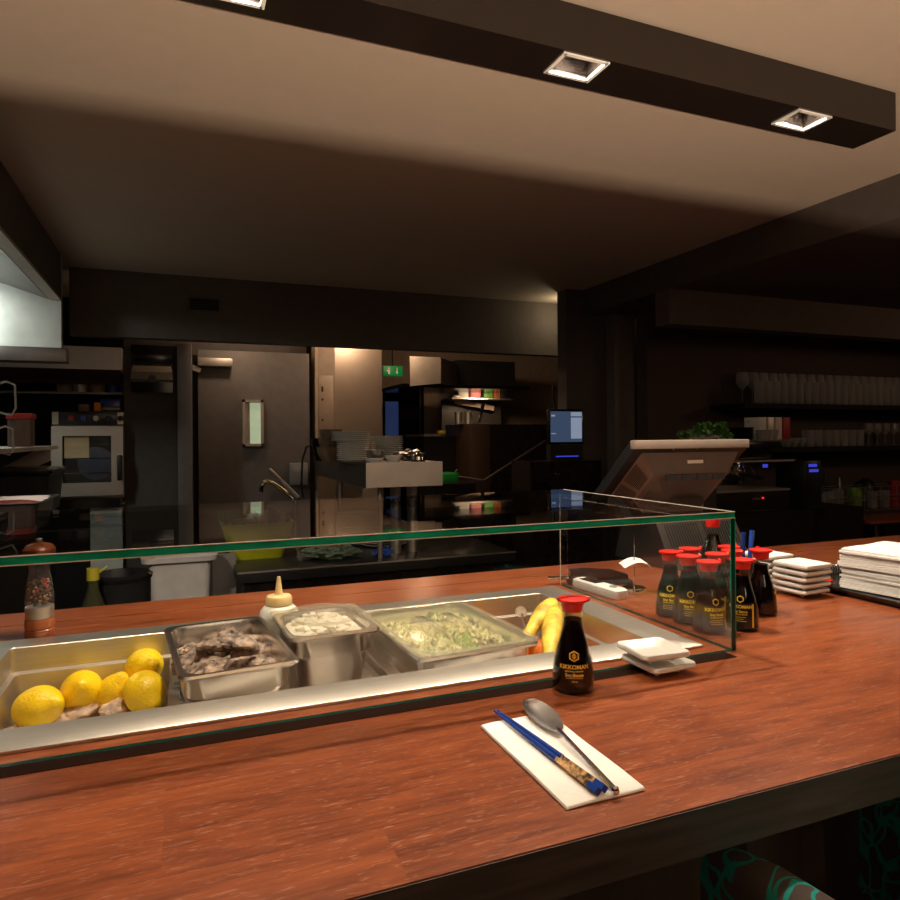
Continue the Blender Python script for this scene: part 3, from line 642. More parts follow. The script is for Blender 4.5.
def soy_bottle(label, loc, rz, style='front'):
    t = thing('soy_sauce_bottle', label, 'bottle', loc, rz)
    MB().lathe(PROF+[(.0150, .1125)], seg=40).build('glass_body', MT['bglass'], t, smooth=60, fix=True)
    MB().lathe([(0, .002)]+[(r-.0013, z+.002 if z < .003 else z) for r, z in PROF[1:10]]+[(.0118, .1005), (0, .1005)], seg=36).build('sauce', MT['sauce'], t, smooth=60)
    c_ = MB(); c_.lathe([(0, .1115), (.0135, .1115), (.0142, .113), (.0158, .124), (.0195, .1255), (.0208, .127), (.0205, .1295), (.0150, .1305), (0, .131)], seg=36)
    cp = c_.build('pour_cap', MT['red'], t)
    MB().tube([(.019, 0, .1285), (.0235, 0, .1295)], [.005, .0035], 8).build('spout', MT['red'], cp)
    b = MB()
    if style == 'front':
        wrap_text(b, [(ring_poly(6, .0055, .0076, PI/6), .0535, 0), (ring_poly(12, .0018, .0030), .0535, 0), (rectp(-.0007, .0007, -.0042, .0042, 2), .0535, 0), (T1, .0365, 0), (T3, .0325, 0), (T2, .0262, 0), (T4, .0185, 0), (rectp(-.012, .012, -.0003, .0003), .0240, 0)])
        b.build('label_print', MT['gold'], t)
    else:
        k = MB(); wrap_text(k, [(rectp(-.024, .024, .006, .052, 14), 0, 0)], .0004); k.build('label', MT['labelk'], t)
        wrap_text(b, [(ring_poly(6, .0048, .0064, PI/6), .0590, 0), (T1, .0430, 0), (T2, .0350, 0), (T3, .0310, 0), (rectp(-.012, .010, -.0004, .0004), .0270, 0), (rectp(-.014, .006, -.0004, .0004), .0235, 0), (rectp(-.012, .011, -.0004, .0004), .0200, 0), (rectp(.021, .0245, .008, .050, 2), 0, 0)], .0008)
        b.build('label_print', MT['yellowp'], t)
    t.scale = (1, 1, .952)
    return t
soy_bottle('soy sauce bottle standing alone in front of the glass case', (0.497, 0.800, CT), math.radians(-28), 'front')
g0 = soy_bottle('soy sauce bottle at the left of the cluster, beside the bill spike', (0.870, 1.05, CT), math.radians(-42), 'back')
for (x, y, rz, lb) in [(.928, 1.062, -20, 'soy sauce bottle at the back of the cluster, left of the tall bottle'), (.868, .999, -30, 'soy sauce bottle second from the left in the cluster'), (.932, .995, -60, 'soy sauce bottle in the middle of the cluster'),
                       (.862, .940, -12, 'soy sauce bottle nearest the side pane, front of the cluster'), (1.015, 1.050, 10, 'soy sauce bottle at the back of the cluster right of the tall bottle'), (.985, 1.010, -80, 'soy sauce bottle behind the edge of the glass case'),
                       (.930, .932, -52, 'soy sauce bottle just right of the glass corner edge'), (1.040, .994, 60, 'rightmost soy sauce bottle, beside the square dishes')]:
    dup(g0, (x, y, CT), math.radians(rz), lb, 'soy sauce bottles clustered behind the glass')
g0['group'] = 'soy sauce bottles clustered behind the glass'
tp = aty(712.7, 513.5, 1.13)
tb = thing('tall_sauce_bottle', 'taller sauce bottle with red screw cap at the back of the cluster', 'bottle', (tp.x, 1.13, CT)); H = tp.z-CT
MB().lathe([(0, 0), (.028, 0), (.030, .004), (.030, H-.105), (.026, H-.08), (.0155, H-.055), (.0125, H-.04), (.0125, H-.028), (0, H-.028)]).build('glass_body', MT['bglass'], tb)
MB().lathe([(0, .002), (.0285, .003), (.0285, H-.106), (.0245, H-.082), (.0142, H-.058), (.0112, H-.045), (0, H-.045)]).build('sauce', MT['sauce'], tb)
MB().lathe([(0, H-.0275), (.0142, H-.0275), (.0148, H-.025), (.0148, H-.002), (.0135, H), (0, H)]).build('screw_cap', MT['red'], tb)
# ---- small square dishes
def dish(label, loc, rz, group, s_=.078):
    t = thing('square_dish', label, 'dish', loc, rz, group); b = MB()
    b.loft([rr(s_*.62, s_*.62, .008, .004), rr(s_*.70, s_*.70, .010, .0045), rr(s_-.002, s_-.002, .008, .0098), rr(s_, s_, .008, .0125), rr(s_-.003, s_-.003, .008, .0165), rr(s_-.012, s_-.012, .008, .0160), rr(s_*.66, s_*.66, .010, .0085), rr(s_*.5, s_*.5, .01, .008)], True, True)
    b.build('dish_body', MT['white'], t, smooth=50)
    for sx, sy in ((1, 1), (1, -1), (-1, 1), (-1, -1)):
        MB().lathe([(0, 0), (.003, 0), (.0042, .002), (.0045, .0042), (0, .0046)], (sx*s_*.24, sy*s_*.24, 0), 12).build('foot', MT['white'], t)
    return t
d0 = dish('white square dish, lower of the pair by the glass corner', (.652, .815, CT), math.radians(2), 'pair of dishes by the glass corner', .080)
dup(d0, (.646, .820, CT+.0168), math.radians(-4), 'white square dish, upper of the pair by the glass corner')
words = ['bottom', 'second from the bottom', 'middle', 'second from the top', 'top']
dx, dy = 1.243, 1.082
d1 = None
for k in range(5):
    l1 = '%s white square dish of the front stack beside the tray' % words[k]; l2 = '%s white square dish of the rear stack beside the bottles' % words[k]
    a = (dx+.002*(k % 2), dy-.0015*k, CT+.0134*k); a2 = (1.262+.002*(k % 2), 1.190, CT+.0134*k)
    if d1 is None:
        d1 = dish(l1, a, math.radians(4), 'front stack of square dishes', .086); first = d1
    else: dup(d1, a, math.radians(4+random.uniform(-2, 2)), l1)
    dup(d1, a2, math.radians(3+random.uniform(-2, 2)), l2, 'rear stack of square dishes')
# ---- pens in cup
PX = aty(744, 545, 1.13).x
pc = thing('pen_cup', 'dark cup of pens behind the soy bottles', 'pen cup', (PX, 1.13, CT))
MB().lathe([(0, 0), (.03, 0), (.032, .07), (.030, .07), (.028, .003), (0, .003)]).build('cup', MT['black'], pc)
for i, (dx_, dy_, m, lb) in enumerate([(.018, .0, 'bluep', 'blue ballpoint pen in the cup, leaning right'), (.004, .01, 'blue', 'dark blue pen in the cup next to the white one'), (-.030, -.01, 'whitep', 'white tube standing left of the blue pens')]):
    b = MB(); b.tube([(PX+dx_*.4, 1.13+dy_, CT+.006), (PX+dx_*1.3, 1.13+dy_*.6, CT+.136-.004*i)], [.0042, .005], 10)
    tag(b.build('pen', MT[m]), lb, 'pen')
# ---- napkins + tray
tr = thing('serving_tray', 'black tray with raised rim under the napkin pile at the right', 'tray', (1.52, 1.02, CT))
b = MB(); b.loft([rr(.40, .36, .06, .0005, 8), rr(.42, .38, .07, .004, 8), rr(.43, .39, .07, .014, 8), rr(.425, .385, .07, .0145, 8), rr(.405, .365, .06, .005, 8), rr(.38, .34, .05, .003, 8)], True, True); b.build('tray_body', MT['blackg'], tr)
for k in range(18):
    b = MB(); j = random.uniform(-.004, .004); t_ = .0044; W_, D_ = .19, .135; z0 = CT+.0048+k*.0048
    loops = []
    nseg = 7
    for zi in (0, t_*.5, t_):
        loops.append(None)
    prof = [(-D_/2, 0), (-D_/2-.0015, t_/2), (-D_/2, t_*.95), (D_/2, t_*.95), (D_/2, 0)]
    n = 10; L_ = []
    for i in range(n+1):
        x = -W_/2+W_*i/n; sag = .0 ; wob = .0025*math.sin(3.1*i/n*PI+k*.7)*(1 if k < 17 else 1)
        L_.append([(x+(.002*math.sin(k*2.3)), y+wob, z+sag) for y, z in prof])
    b.loft(L_, True, True); b.mi = 0
    o = b.build('napkin', MT['paper'], smooth=50); o.location = (1.468+j, 1.028+random.uniform(-.002, .002), z0); o.rotation_euler = (0, 0, math.radians(8)+random.uniform(-.02, .02))
    lv = 'bottom' if k == 0 else ('topmost' if k == 17 else None)
    tag(o, ('folded white napkin, %s of the pile on the tray' % lv) if lv else 'folded white napkin, %s from the bottom of the tray pile' % ORD[k], 'napkin', 'napkins piled on the tray')
b = MB(); b.box(-.03, .03, -.012, .012, 0, .006, bev=.002); o = b.build('red_case', MT['red']); p = atz(832, 585, CT+.006); o.location = (p.x, p.y+.03, CT+.0055); tag(o, 'narrow red case lying on the tray beside the napkins', 'case')
# ---- notebook behind dishes
nb = thing('spiral_notebook', 'dark spiral notebook lying behind the square dishes', 'notebook', (1.42, 1.27, CT+.0005), math.radians(0))
MB().box(-.09, .09, -.07, .07, 0, .022, bev=.001).build('pages', mat('dark_cover', (.06, .05, .05), .5), nb)
b = MB()
for k in range(22): b.tube([(-.085+k*.008, -.072+.006*math.cos(a), .013+.012*math.sin(a)) for a in [i*PI/4 for i in range(8)]], .0012, 6, closed=True)
b.build('wire_spiral', MT['steelr'], nb)
# ---- napkin with spoon and chopsticks
b = MB(); A, B_n, C_n, D_n = Vector((.328, .732)), Vector((.420, .738)), Vector((.416, .542)), Vector((.328, .541))
def qrow(z, off=0):
    pts = []
    for (p, q_) in ((A, B_n), (B_n, C_n), (C_n, D_n), (D_n, A)):
        for k in range(6): pts.append(p.lerp(q_, k/6))
    cx_ = (A+B_n+C_n+D_n)/4
    return [(p.x+(cx_.x-p.x)*off, p.y+(cx_.y-p.y)*off, z+.0006*math.sin(i*1.3)*(1 if z > CT+.001 else 0)) for i, p in enumerate(pts)]
b.loft([qrow(CT+.0004), qrow(CT+.0016, -.01), qrow(CT+.0030, -.004), qrow(CT+.0042, .01)], True, True)
b.box(.329, .3305, .585, .60, CT+.001, CT+.003)
tag(b.build('napkin', MT['paper'], smooth=50), 'single folded white napkin lying under spoon and chopsticks', 'napkin')
def chop(label, p0, p1, off):
    t = thing('chopstick', label, 'chopstick', p0); d = Vector(p1)-Vector(p0); P = lambda f: d*f
    MB().tube([P(0), P(.3), P(.66)], [.0013, .0024, .0034], 8).build('shaft', MT['blue'], t)
    MB().tube([P(.661), P(.93)], [.0035, .0042], 4).build('patterned_grip', mat('floral_pattern', (.42, .26, .12), .3, var=.9, scale=130), t, label='floral gold and red patterned grip')
    MB().tube([P(.931), P(1.0)], [.0043, .0044], 4).build('end', MT['blue'], t)
z1 = CT+.0088
chop('blue chopstick with floral grip, left one of the pair', (.355, .752, z1), (.364, .543, z1+.0005), 0)
chop('blue chopstick with floral grip, right one of the pair', (.3595, .7515, z1), (.3725, .5445, z1+.0005), 0)
sp = thing('spoon', 'long-handled steel spoon on the napkin beside the chopsticks', 'spoon', (.404, .724, CT+.0046), math.radians(-8.4))
b = MB(); n, m__ = 14, 9; L_ = []
for side in (0, 1):
    for i in range(n+1):
        t = i/n; pass
grid = []
for i in range(n+1):
    t = i/n; y = .042-t*.098; hw = .0192*math.sin(PI*min(1, (t*.93+.035)))**.55*(1-.15*t)
    row = []
    for j in range(m__):
        s_ = -1+2*j/(m__-1); x = hw*s_; z = .0062-.0060*(1-s_*s_)*math.sin(PI*min(1, t*.95+.03))+(.001*t)
        row.append((x, y, z))
    grid.append(row)
b.loft([r_ + [(x*1.02, y, z-.0012) for x, y, z in reversed(r_)] for r_ in grid], True, True)
sb = b.build('bowl', MT['spoon'], sp, smooth=70)
b = MB(); b.tube([(.000, -.054, .0070), (.0005, -.064, .0075), (.003, -.12, .0055), (.005, -.181, .0030)], [.0030, .0024, .0024, .0032], 10); b.build('handle', MT['chrome'], sp)
MB().lathe([(0, -.004), (.003, -.003), (.0042, 0), (.003, .003), (0, .004)], (.005, -.184, .0030), 12, axis=Vector((-.1, -1, 0))).build('finial', MT['chrome'], sp)
# ---- bill spike
bs0 = Vector((.925, 1.235, CT)); bs = thing('bill_spike', 'steel bill spike holding a curled paper slip', 'bill spike', bs0)
MB().lathe([(0, 0), (.026, 0), (.0265, .003), (.025, .011), (.022, .0125), (0, .013)]).build('base', MT['chrome'], bs)
MB().tube([(0, 0, .013), (0, 0, .122), (0, 0, .128)], [.0014, .0014, .0004], 8).build('spike', MT['chrome'], bs)
b = MB(); L_ = []
for i in range(9):
    a = i/8; x = -.034+.068*a; z = .058+.010*math.sin(a*PI)-(.006 if a > .9 else 0)
    L_.append([(x, -.014-.006*a, z), (x+.006, .016, z+.006), (x+.006, .016, z+.0066), (x, -.014-.006*a, z+.0006)])
o = b.loft(L_, True, True).build('paper_slip', MT['paper']); o.location = bs0; tag(o, 'curled white paper slip impaled on the bill spike', 'paper slip')
# ---- white handset + black stapler
wh = thing('card_reader', 'white hand-held device lying on the counter behind the side pane', 'device', (.855, 1.265, CT), math.radians(6))
b = MB(); b.loft([rr(.034, .15, .008, .0005), rr(.038, .154, .010, .006), rr(.036, .152, .010, .018), rr(.028, .14, .008, .021)], True, True); b.build('case', MT['whitep'], wh)
MB().box(-.012, .012, .0, .055, .0212, .0225).build('display', MT['blackg'], wh); MB().lathe([(0, .0212), (.009, .0212), (.008, .0235), (0, .024)], (0, -.045, 0), 16).build('button', MT['steelr'], wh)
st = thing('stapler', 'black stapler with a steel jaw beside the white device', 'stapler', (.905, 1.340, CT), math.radians(70))
MB().box(-.016, .016, -.075, .075, .0005, .010, bev=.003).build('base', MT['black'], st)
b = MB(); b.loft([[(-.013, y, .014), (.013, y, .014), (.011, y, .014+h), (-.011, y, .014+h)] for y, h in ((-.065, .008), (-.03, .018), (.03, .022), (.07, .020))], True, True); b.build('arm', MT['blackg'], st)
MB().box(-.006, .006, .055, .12, .012, .018, bev=.001).build('jaw', MT['chrome'], st)
# ---- POS terminal seen from behind
ps = thing('till_terminal', 'grey-brown till terminal seen from behind with slotted housing', 'till', (1.255, 1.47, CT))
X0, X1 = -.185, .190; Zt = .332
tilt = [( -.030, Zt), (.235, .100), (.215, .080), (-.048, .312)]
MB().prism([(a, z) for a, z in tilt], 'x', X0, X1).build('screen_bezel', MT['black'], ps, smooth=0)
MB().box(X0-.001, X1+.001, -.052, -.030, Zt-.022, Zt+.001, bev=.002).build('top_trim', mat('warm_grey_trim', (.26, .205, .165), .4), ps)
MB().prism([(a+.004, z+.0045) for a, z in [(-.018, Zt-.010), (.222, .112), (.221, .111), (-.019, Zt-.011)]], 'x', X0+.02, X1-.02).build('screen', MT['blackg'], ps, smooth=0)
# housing: tapered body
b = MB(); hb = [((-.155, .168), -.034, .298), ((-.112, .142), -.022, .242)]
b.loft([[(-.155, -.036, .300), (.168, -.036, .300), (.168, .185, .105), (-.155, .185, .105)],
        [(-.112, -.030, .243), (.140, -.030, .243), (.140, .115, .110), (-.112, .115, .110)]], True, True)
b.build('housing', MT['beige'], ps, smooth=0)
b = MB(); b.loft([[(-.105, -.026, .2425), (.132, -.026, .2425), (.132, .10, .13), (-.105, .10, .13)], [(-.02, .03, .165), (.105, .03, .165), (.09, .09, .12), (-.01, .09, .12)]], True, True); b.build('underside', mat('dark_beige_plastic', (.10, .08, .065), .5), ps, smooth=0)
MB().lathe([(.085, -.07), (.07, -.01), (.055, .05), (0, .05)], (.04, .06, .135), 32, axis=Vector((0, -.5, .85))).build('swivel', mat('dark_swivel', (.08, .065, .052), .5), ps)
MB().box(-.010, .042, -.0395, -.036, .270, .279).build('name_plate', MT['paper'], ps, label='small white name plate')
for k in range(4):
    MB().box(-.075+k*.052, -.035+k*.052, -.034, -.030, .226, .240).build('vent_slot', MT['blackm'], ps)
# side vents on the left side of the housing : slots standing in the side plane
sb_ = MB()
def sidept(u, v):   # u down the slope, v across ; on left face between two loops
    p00 = Vector((-.155, -.036, .300)); p10 = Vector((-.112, -.030, .243)); p01 = Vector((-.155, .185, .105)); p11 = Vector((-.112, .115, .110))
    return (p00.lerp(p01, u)).lerp(p10.lerp(p11, u), v)+Vector((-.0012, 0, 0))
for g_ in range(2):
    for k in range(11):
        u0 = .12+g_*.30; v0 = .10+k*.075
        a_, b_, c_, d_ = sidept(u0, v0), sidept(u0+.25, v0), sidept(u0+.25, v0+.035), sidept(u0, v0+.035)
        sb_.quad(a_, b_, c_, d_)
sb_.build('side_vents', MT['blackm'], ps, smooth=0, fix=False)
b = MB(); b.prism([(-.085, .001), (-.020, .118), (.12, .118), (.16, .001)], 'x', -.10, .165); b.build('base_unit', MT['steeld'], ps, smooth=0)
b = MB()
for g_ in (0, 1):
    for k in range(13):
        x = -.078+g_*.125+k*.0085
        def fp(xx, f): return (xx, -.085+.065*f-.0012, .001+.117*f+.0006)
        b.quad(fp(x, .45), fp(x+.0035, .45), fp(x+.0035, .93), fp(x, .93))
b.build('base_slots', MT['blackm'], ps, smooth=0, fix=False)
for px_, z_ in ((-.06, .3085), (.02, .3085)):
    MB().lathe([(0, 0), (.003, 0), (.002, .0015), (0, .002)], (px_, -.044, z_), 10, axis=Vector((0, -1, -.5))).build('screw', MT['brass'], ps)
# ================================================================ BAR CHAIRS
m, t, bb = newmat('teal_line_fabric'); N = t.nodes.new; L = t.links.new
tc = N('ShaderNodeTexCoord'); nz = N('ShaderNodeTexNoise'); nz.inputs['Scale'].default_value = 9; L(tc.outputs['Object'], nz.inputs['Vector'])
mxv = N('ShaderNodeMix'); mxv.data_type = 'VECTOR'; mxv.inputs['Factor'].default_value = .18; L(tc.outputs['Object'], mxv.inputs['A']); L(nz.outputs['Color'], mxv.inputs['B'])
vo = N('ShaderNodeTexVoronoi'); vo.feature = 'DISTANCE_TO_EDGE'; vo.inputs['Scale'].default_value = 24; L(mxv.outputs['Result'], vo.inputs['Vector'])
cr_ = N('ShaderNodeValToRGB'); cr_.color_ramp.elements[0].color = (.02, .42, .36, 1); cr_.color_ramp.elements[1].color = (.11, .085, .07, 1); cr_.color_ramp.elements[0].position = .045; cr_.color_ramp.elements[1].position = .075
L(vo.outputs['Distance'], cr_.inputs[0]); L(cr_.outputs[0], bb.inputs['Base Color']); bb.inputs['Roughness'].default_value = .8
MT['teal'] = m
def bar_chair(label, x, y, ztop, rz=0):
    t = thing('bar_chair', label, 'bar chair', (x, y, 0), rz, 'upholstered bar chairs at the counter')
    # U-shaped padded shell: arms forward (+y), back at -y ; top slopes from arms to back
    pts = []
    hw, ln = .175, .30
    for k in range(5): pts.append((-hw, ln*(1-k/4)-.02+.0))
    for k in range(1, 12):
        a = PI+PI*k/12; pts.append((hw*math.cos(a), hw*math.sin(a)-.02))
    for k in range(5): pts.append((hw, -.02+ln*k/4))
    L_ = []; n = len(pts)
    for i, (px_, py_) in enumerate(pts):
        d = Vector(pts[min(i+1, n-1)])-Vector(pts[max(i-1, 0)]); nn = Vector((d.y, -d.x)).normalized()
        h = ztop+(.14*max(0, (-py_)/.2) if py_ < 0 else -.03*(max(0, py_-.12)/.18)**2)
        th = .028; sec = []
        for k in range(9):
            a = PI*k/8; sec.append((px_+nn.x*th*math.cos(a), py_+nn.y*th*math.cos(a), h-th+th*math.sin(a)))
        sec += [(px_-nn.x*th, py_-nn.y*th, .70), (px_+nn.x*th, py_+nn.y*th, .70)]
        L_.append(sec)
    MB().loft(L_, True, True).build('shell', MT['teal'], t, smooth=60)
    MB().loft([rr(.28, .36, .08, .70, cy=.08), rr(.29, .37, .09, .73, cy=.08), rr(.27, .35, .08, .77, cy=.08)], True, True).build('seat', MT['teal'], t)
    for sx, sy in ((1, 1), (1, -1), (-1, 1), (-1, -1)):
        MB().tube([(sx*.12, .06+sy*.12, .70), (sx*.16, .06+sy*.17, 0)], [.018, .013], 10).build('leg', MT['wood_edge'], t)
    MB().tube([(-.14, .2, .28), (.14, .2, .28)], .01, 8).build('footrest', MT['steelr'], t)
    return t
bar_chair('bar chair in black fabric with teal lines, nearer one, arm catching the light', .765, .35, .985)
bar_chair('bar chair in black fabric with teal lines, at the right edge', 1.225, .50, 1.02)
# ================================================================ KITCHEN : LEFT
# hood bulkhead
hx, hy0, hy1 = -.506, .9, 3.549
hood = thing('extractor_hood', 'steel extractor hood with lit interior at the upper left', 'hood', (hx, hy1, 2.088))
b = MB(); b.box(-1.3, 0, .0, .05, -.22, .21); b.build('end_panel', mat('hood_steel', (.62, .64, .60), .38, metal=.85, var=.12, scale=7), hood, smooth=0)
MB().box(-.02, 0, hy0-hy1, -.001, .012, .21).build('skirt', MT['wall'], hood, smooth=0, label='dark painted side skirt')
b = MB(); b.box(-.045, -.0, hy0-hy1, -.001, -.002, .011); b.build('gutter', MT['steelr'], hood, smooth=0)
b = MB(); b.prism([(-.05, .0), (-.35, .10), (-1.25, .13), (-1.25, .14), (-.35, .115), (-.05, .011)], 'y', hy0-hy1, -.001); b.build('inner_lining', MT['steeld'], hood, smooth=0)
MB().box(-1.3, .02, -.001, .10, -.284, -.2205, bev=.003).build('lower_ledge', MT['steeld'], hood)
b = MB()
for k in range(6): b.box(-1.05+k*.14, -.95+k*.14, -1.2, -.25, .06, .075)
b.build('grease_filter', MT['steelr'], hood, smooth=0)
# second hood behind
h2 = thing('oven_hood', 'low brushed steel canopy above the oven', 'hood', (-.45, 4.05, 1.82))
b = MB(); b.prism([(.0, .0), (.0, .12), (.35, .145), (.35, .0)], 'x', -.55, .155); b.build('canopy', MT['steelr'], h2, smooth=0)
b = MB(); b.prism([(.01, -.001), (.34, -.001), (.30, -.06), (.12, -.05)], 'x', -.5, .15); b.build('lower_lip', mat('brown_steel', (.35, .24, .16), .4, metal=1), h2, smooth=0)
# back alcove wall + shelves
sbox('wall_alcove', MT['blackm'], -3.2, -.293, 4.62, 4.7, 0, 2.3)
# oven
OY = 4.15
def ob(px, py): p = aty(px, py, OY); return p.x, p.z
x0, zt = ob(52, 411); x1, zb = ob(124, 498)
ov = thing('combi_oven', 'steel combi oven with glass door and dark handle', 'oven', ((x0+x1)/2, OY, zb)); cx = (x0+x1)/2; wv = (x1-x0)/2; hv = zt-zb
MB().box(-wv, wv, .02, .42, 0, hv, bev=.006).build('body', MT['steelr'], ov)
MB().box(-wv, wv, .0, .019, hv*.84, hv, bev=.003).build('control_panel', mat('black_panel_glass', (.03, .03, .033), .25), ov)
MB().box(-wv, -wv+.03, -.003, -.0005, hv*.85, hv*.99).build('panel_trim', MT['steelr'], ov); MB().box(wv-.03, wv, -.003, -.0005, hv*.85, hv*.99).build('panel_trim', MT['steelr'], ov)
for k, c_ in enumerate(('redbox', 'bluep', 'steelr', 'black', 'black')):
    MB().lathe([(0, 0), (.016, 0), (.014, .012), (0, .013)], (-wv+.09+k*.06, -.0005, hv*.92), 16, axis=Vector((0, -1, 0))).build('knob', MT[c_], ov)
dx0, dz0 = ob(63, 436); dx1, dz1 = ob(112, 482); dx0 -= cx; dx1 -= cx; dz0 -= zb; dz1 -= zb
dr = MB()
for a in ((-wv, dx0, .02, hv*.83), (dx1, wv, .02, hv*.83), (dx0, dx1, .02, dz1), (dx0, dx1, dz0, hv*.83)): dr.box(a[0], a[1], -.03, -.001, a[2], a[3])
dr = dr.build('door', MT['steel'], ov, smooth=0)
MB().box(dx0, dx1, -.014, -.010, dz1, dz0).build('door_glass', MT['glass'], dr, smooth=0)
MB().box(dx0, dx1, -.0075, -.002, dz1, dz0).build('dark_cavity', mat('oven_cavity', (.03, .028, .025), .3), dr, smooth=0)
MB().box(dx0+.006, dx0+.125, -.0095, -.008, dz0-.125, dz0-.004).build('paper_note', mat('cream_note', (.72, .55, .34), .7), dr, smooth=0)
b = MB(); b.lathe([(0, 0), (.09, 0), (.08, .001), (0, .002)], ((dx0+dx1)/2+.04, -.0077, dz0-.15), 24, axis=Vector((0, -1, 0))); b.build('fan_plate', mat('fan_steel', (.10, .11, .15), .4, metal=.6), dr)
b = MB()
for k in range(2): b.box(dx0+.004, dx1-.004, -.0095, -.0085, dz1+.05+k*.08, dz1+.055+k*.08)
b.build('rack', MT['chrome'], dr, smooth=0)
MB().box(dx1+.03, dx1+.055, -.065, -.031, dz1+.01, dz1+.15, bev=.008).build('handle', MT['black'], dr)
MB().box(-wv+.02, wv-.02, .0, .4, -.05, -.001).build('drip_ledge', MT['chrome'], ov)
MB().box(wv*.02, wv-.01, .02, .4, -zb, -.052).build('stand', mat('pale_stand', (.80, .84, .76), .5), ov, label='pale grey-green stand panel')
MB().box(-wv, 0, .05, .4, -zb, -.052).build('stand_dark_side', MT['blackm'], ov, label='dark left side of the stand')  # black box forms the left half of the stand
# small stuff above oven
for i, (px, py, w_, h_, m, nm, lb) in enumerate([(101, 406, .05, .05, 'orange', 'carton', 'small orange carton on top of the oven'), (112, 405, .10, .07, 'blue', 'carton', 'dark blue carton with yellow edge on top of the oven'),
        (86, 407, .05, .04, 'brownc', 'carton', 'brown carton on top of the oven beside the orange one')]):
    p = aty(px, py, 4.3); o = MB().box(-w_/2, w_/2, 0, .08, 0, h_, bev=.002).build(nm, MT[m]); o.location = (p.x, 4.2, zt+.001); tag(o, lb, 'carton')
MB_ = MB().box(-.05, .05, -.002, -.001, .01, .022).build('stripe', MT['lid'], bpy.data.objects['carton.001'])
for k, zz in enumerate((1.72, 1.80)):
    o = MB().box(-.95, -.31, 4.40, 4.60, zz-.012, zz).build('wall_shelf', MT['steeld']); tag(o, ['lower', 'upper'][k]+' dark steel shelf above the oven', 'shelf')
    for j in range(4):
        q = MB().lathe([(0, 0), (.04, 0), (.045, .05), (.04, .052), (0, .052)], seg=16).build('tub', MT[('brownc', 'steelr', 'brownc', 'blue')[j]]); q.location = (-.62+j*.085, 4.46, zz+.001)
        tag(q, 'small tub on the %s shelf over the oven, number %s from the left' % (['lower', 'upper'][k], ['first', 'second', 'third', 'last'][j]), 'tub', 'tubs on the shelves above the oven')
# towel dispenser
tdp = aty(152, 376, 4.1)
td = thing('paper_towel_dispenser', 'chrome paper towel dispenser on the dark partition wall', 'dispenser', (tdp.x, 4.2, tdp.z-.09))
b = MB(); b.loft([[(-.105, -.001, 0), (.105, -.001, 0), (.105, -.09, 0), (-.105, -.09, 0)], [(-.105, -.001, .06), (.105, -.001, .06), (.108, -.115, .055), (-.108, -.115, .055)], [(-.105, -.001, .12), (.105, -.001, .12), (.105, -.10, .11), (-.105, -.10, .11)], [(-.098, -.001, .15), (.098, -.001, .15), (.098, -.06, .15), (-.098, -.06, .15)]], True, True)
b.build('cover', MT['chrome'], td); MB().lathe([(0, 0), (.022, 0), (.02, .01), (0, .011)], (0, -.112, .075), 16, axis=Vector((0, -1, 0))).build('lock', MT['black'], td)
MB().box(-.11, .11, -.03, -.001, .151, .27, bev=.004).build('back_plate', MT['blackg'], td)
# left shelving items
LY = 2.55
def item(name, label, cat, px, py, Y, builder, z=None):
    p = aty(px, py, Y); o = builder(); o.name = name; o.location = (p.x, Y, p.z if z is None else z); return tag(o, label, cat)
def boxo(w_, d_, h_, m, bev=.003): return lambda: MB().box(-w_/2, w_/2, 0, d_, 0, h_, bev=bev).build('carton', MT[m])
def jug(label, px0, py0, Y, s_=1.0):
    p = aty(px0, py0, Y); t = thing('measuring_jug', label, 'jug', p)
    MB().lathe([(0, 0), (.045*s_, 0), (.05*s_, .005), (.055*s_, .13*s_), (.053*s_, .13*s_), (.047*s_, .006), (0, .006)], (-.058*s_, 0, 0)).build('jug_body', MT['glassw'], t)
    MB().tube([(-.004*s_, 0, .115*s_), (.018*s_, 0, .122*s_), (.040*s_, 0, .112*s_), (.042*s_, 0, .04*s_), (.030*s_, 0, .018*s_), (-.008*s_, 0, .028*s_)], .0035*s_, 8).build('handle', mat('clear_handle', (.45, .55, .52), .15, trans=.3), t)
    return t
shelfL = MB().box(-1.3, -.50, 2.3, 3.4, 1.405, 1.42).build('kitchen_shelf', MT['steelr']); tag(shelfL, 'steel shelf carrying jugs and tubs at the left edge', 'shelf')
b = MB().prism([(-.55, 1.404), (-.50, 1.404), (-.50, 1.36), (-.72, 1.26), (-.8, 1.26)], 'y', 3.2, 3.23).build('shelf_bracket', MT['steelr'], shelfL)
jug('clear measuring jug on the shelf at the left edge', 0, 421, 2.45)
jug('clear measuring jug below the shelf at the left edge', 0, 460, 2.45, .85)
item('storage_tub', 'pale square storage tub with red lid on the steel shelf', 'tub', 19, 432, 2.9, boxo(.085, .10, .12, 'brownv'), 1.421)
MB().box(-.048, .048, -.004, .104, .121, .145, bev=.003).build('lid', MT['redbox'], bpy.data.objects['storage_tub']); bpy.data.objects['storage_tub'].scale = (.85, .85, .85)
item('cutlery_bin', 'dark plastic bin below the shelf at the far left', 'bin', 18, 497, 2.7, lambda: MB().loft([rr(.17, .3, .03, 0, cy=.15), rr(.19, .34, .03, .10, cy=.15), rr(.20, .36, .03, .105, cy=.15), rr(.18, .32, .03, .104, cy=.15), rr(.16, .29, .03, .01, cy=.15)], True, True).build('bin', MT['black']), 1.1915)
bpy.data.objects['cutlery_bin'].scale = (1, 1, 1.3)
MB().loft([rr(.21, .37, .03, .106, cy=.15), rr(.21, .37, .03, .114, cy=.15), rr(.15, .2, .03, .120, cy=.15)], True, True).build('lid', MT['blackg'], bpy.data.objects['cutlery_bin'])
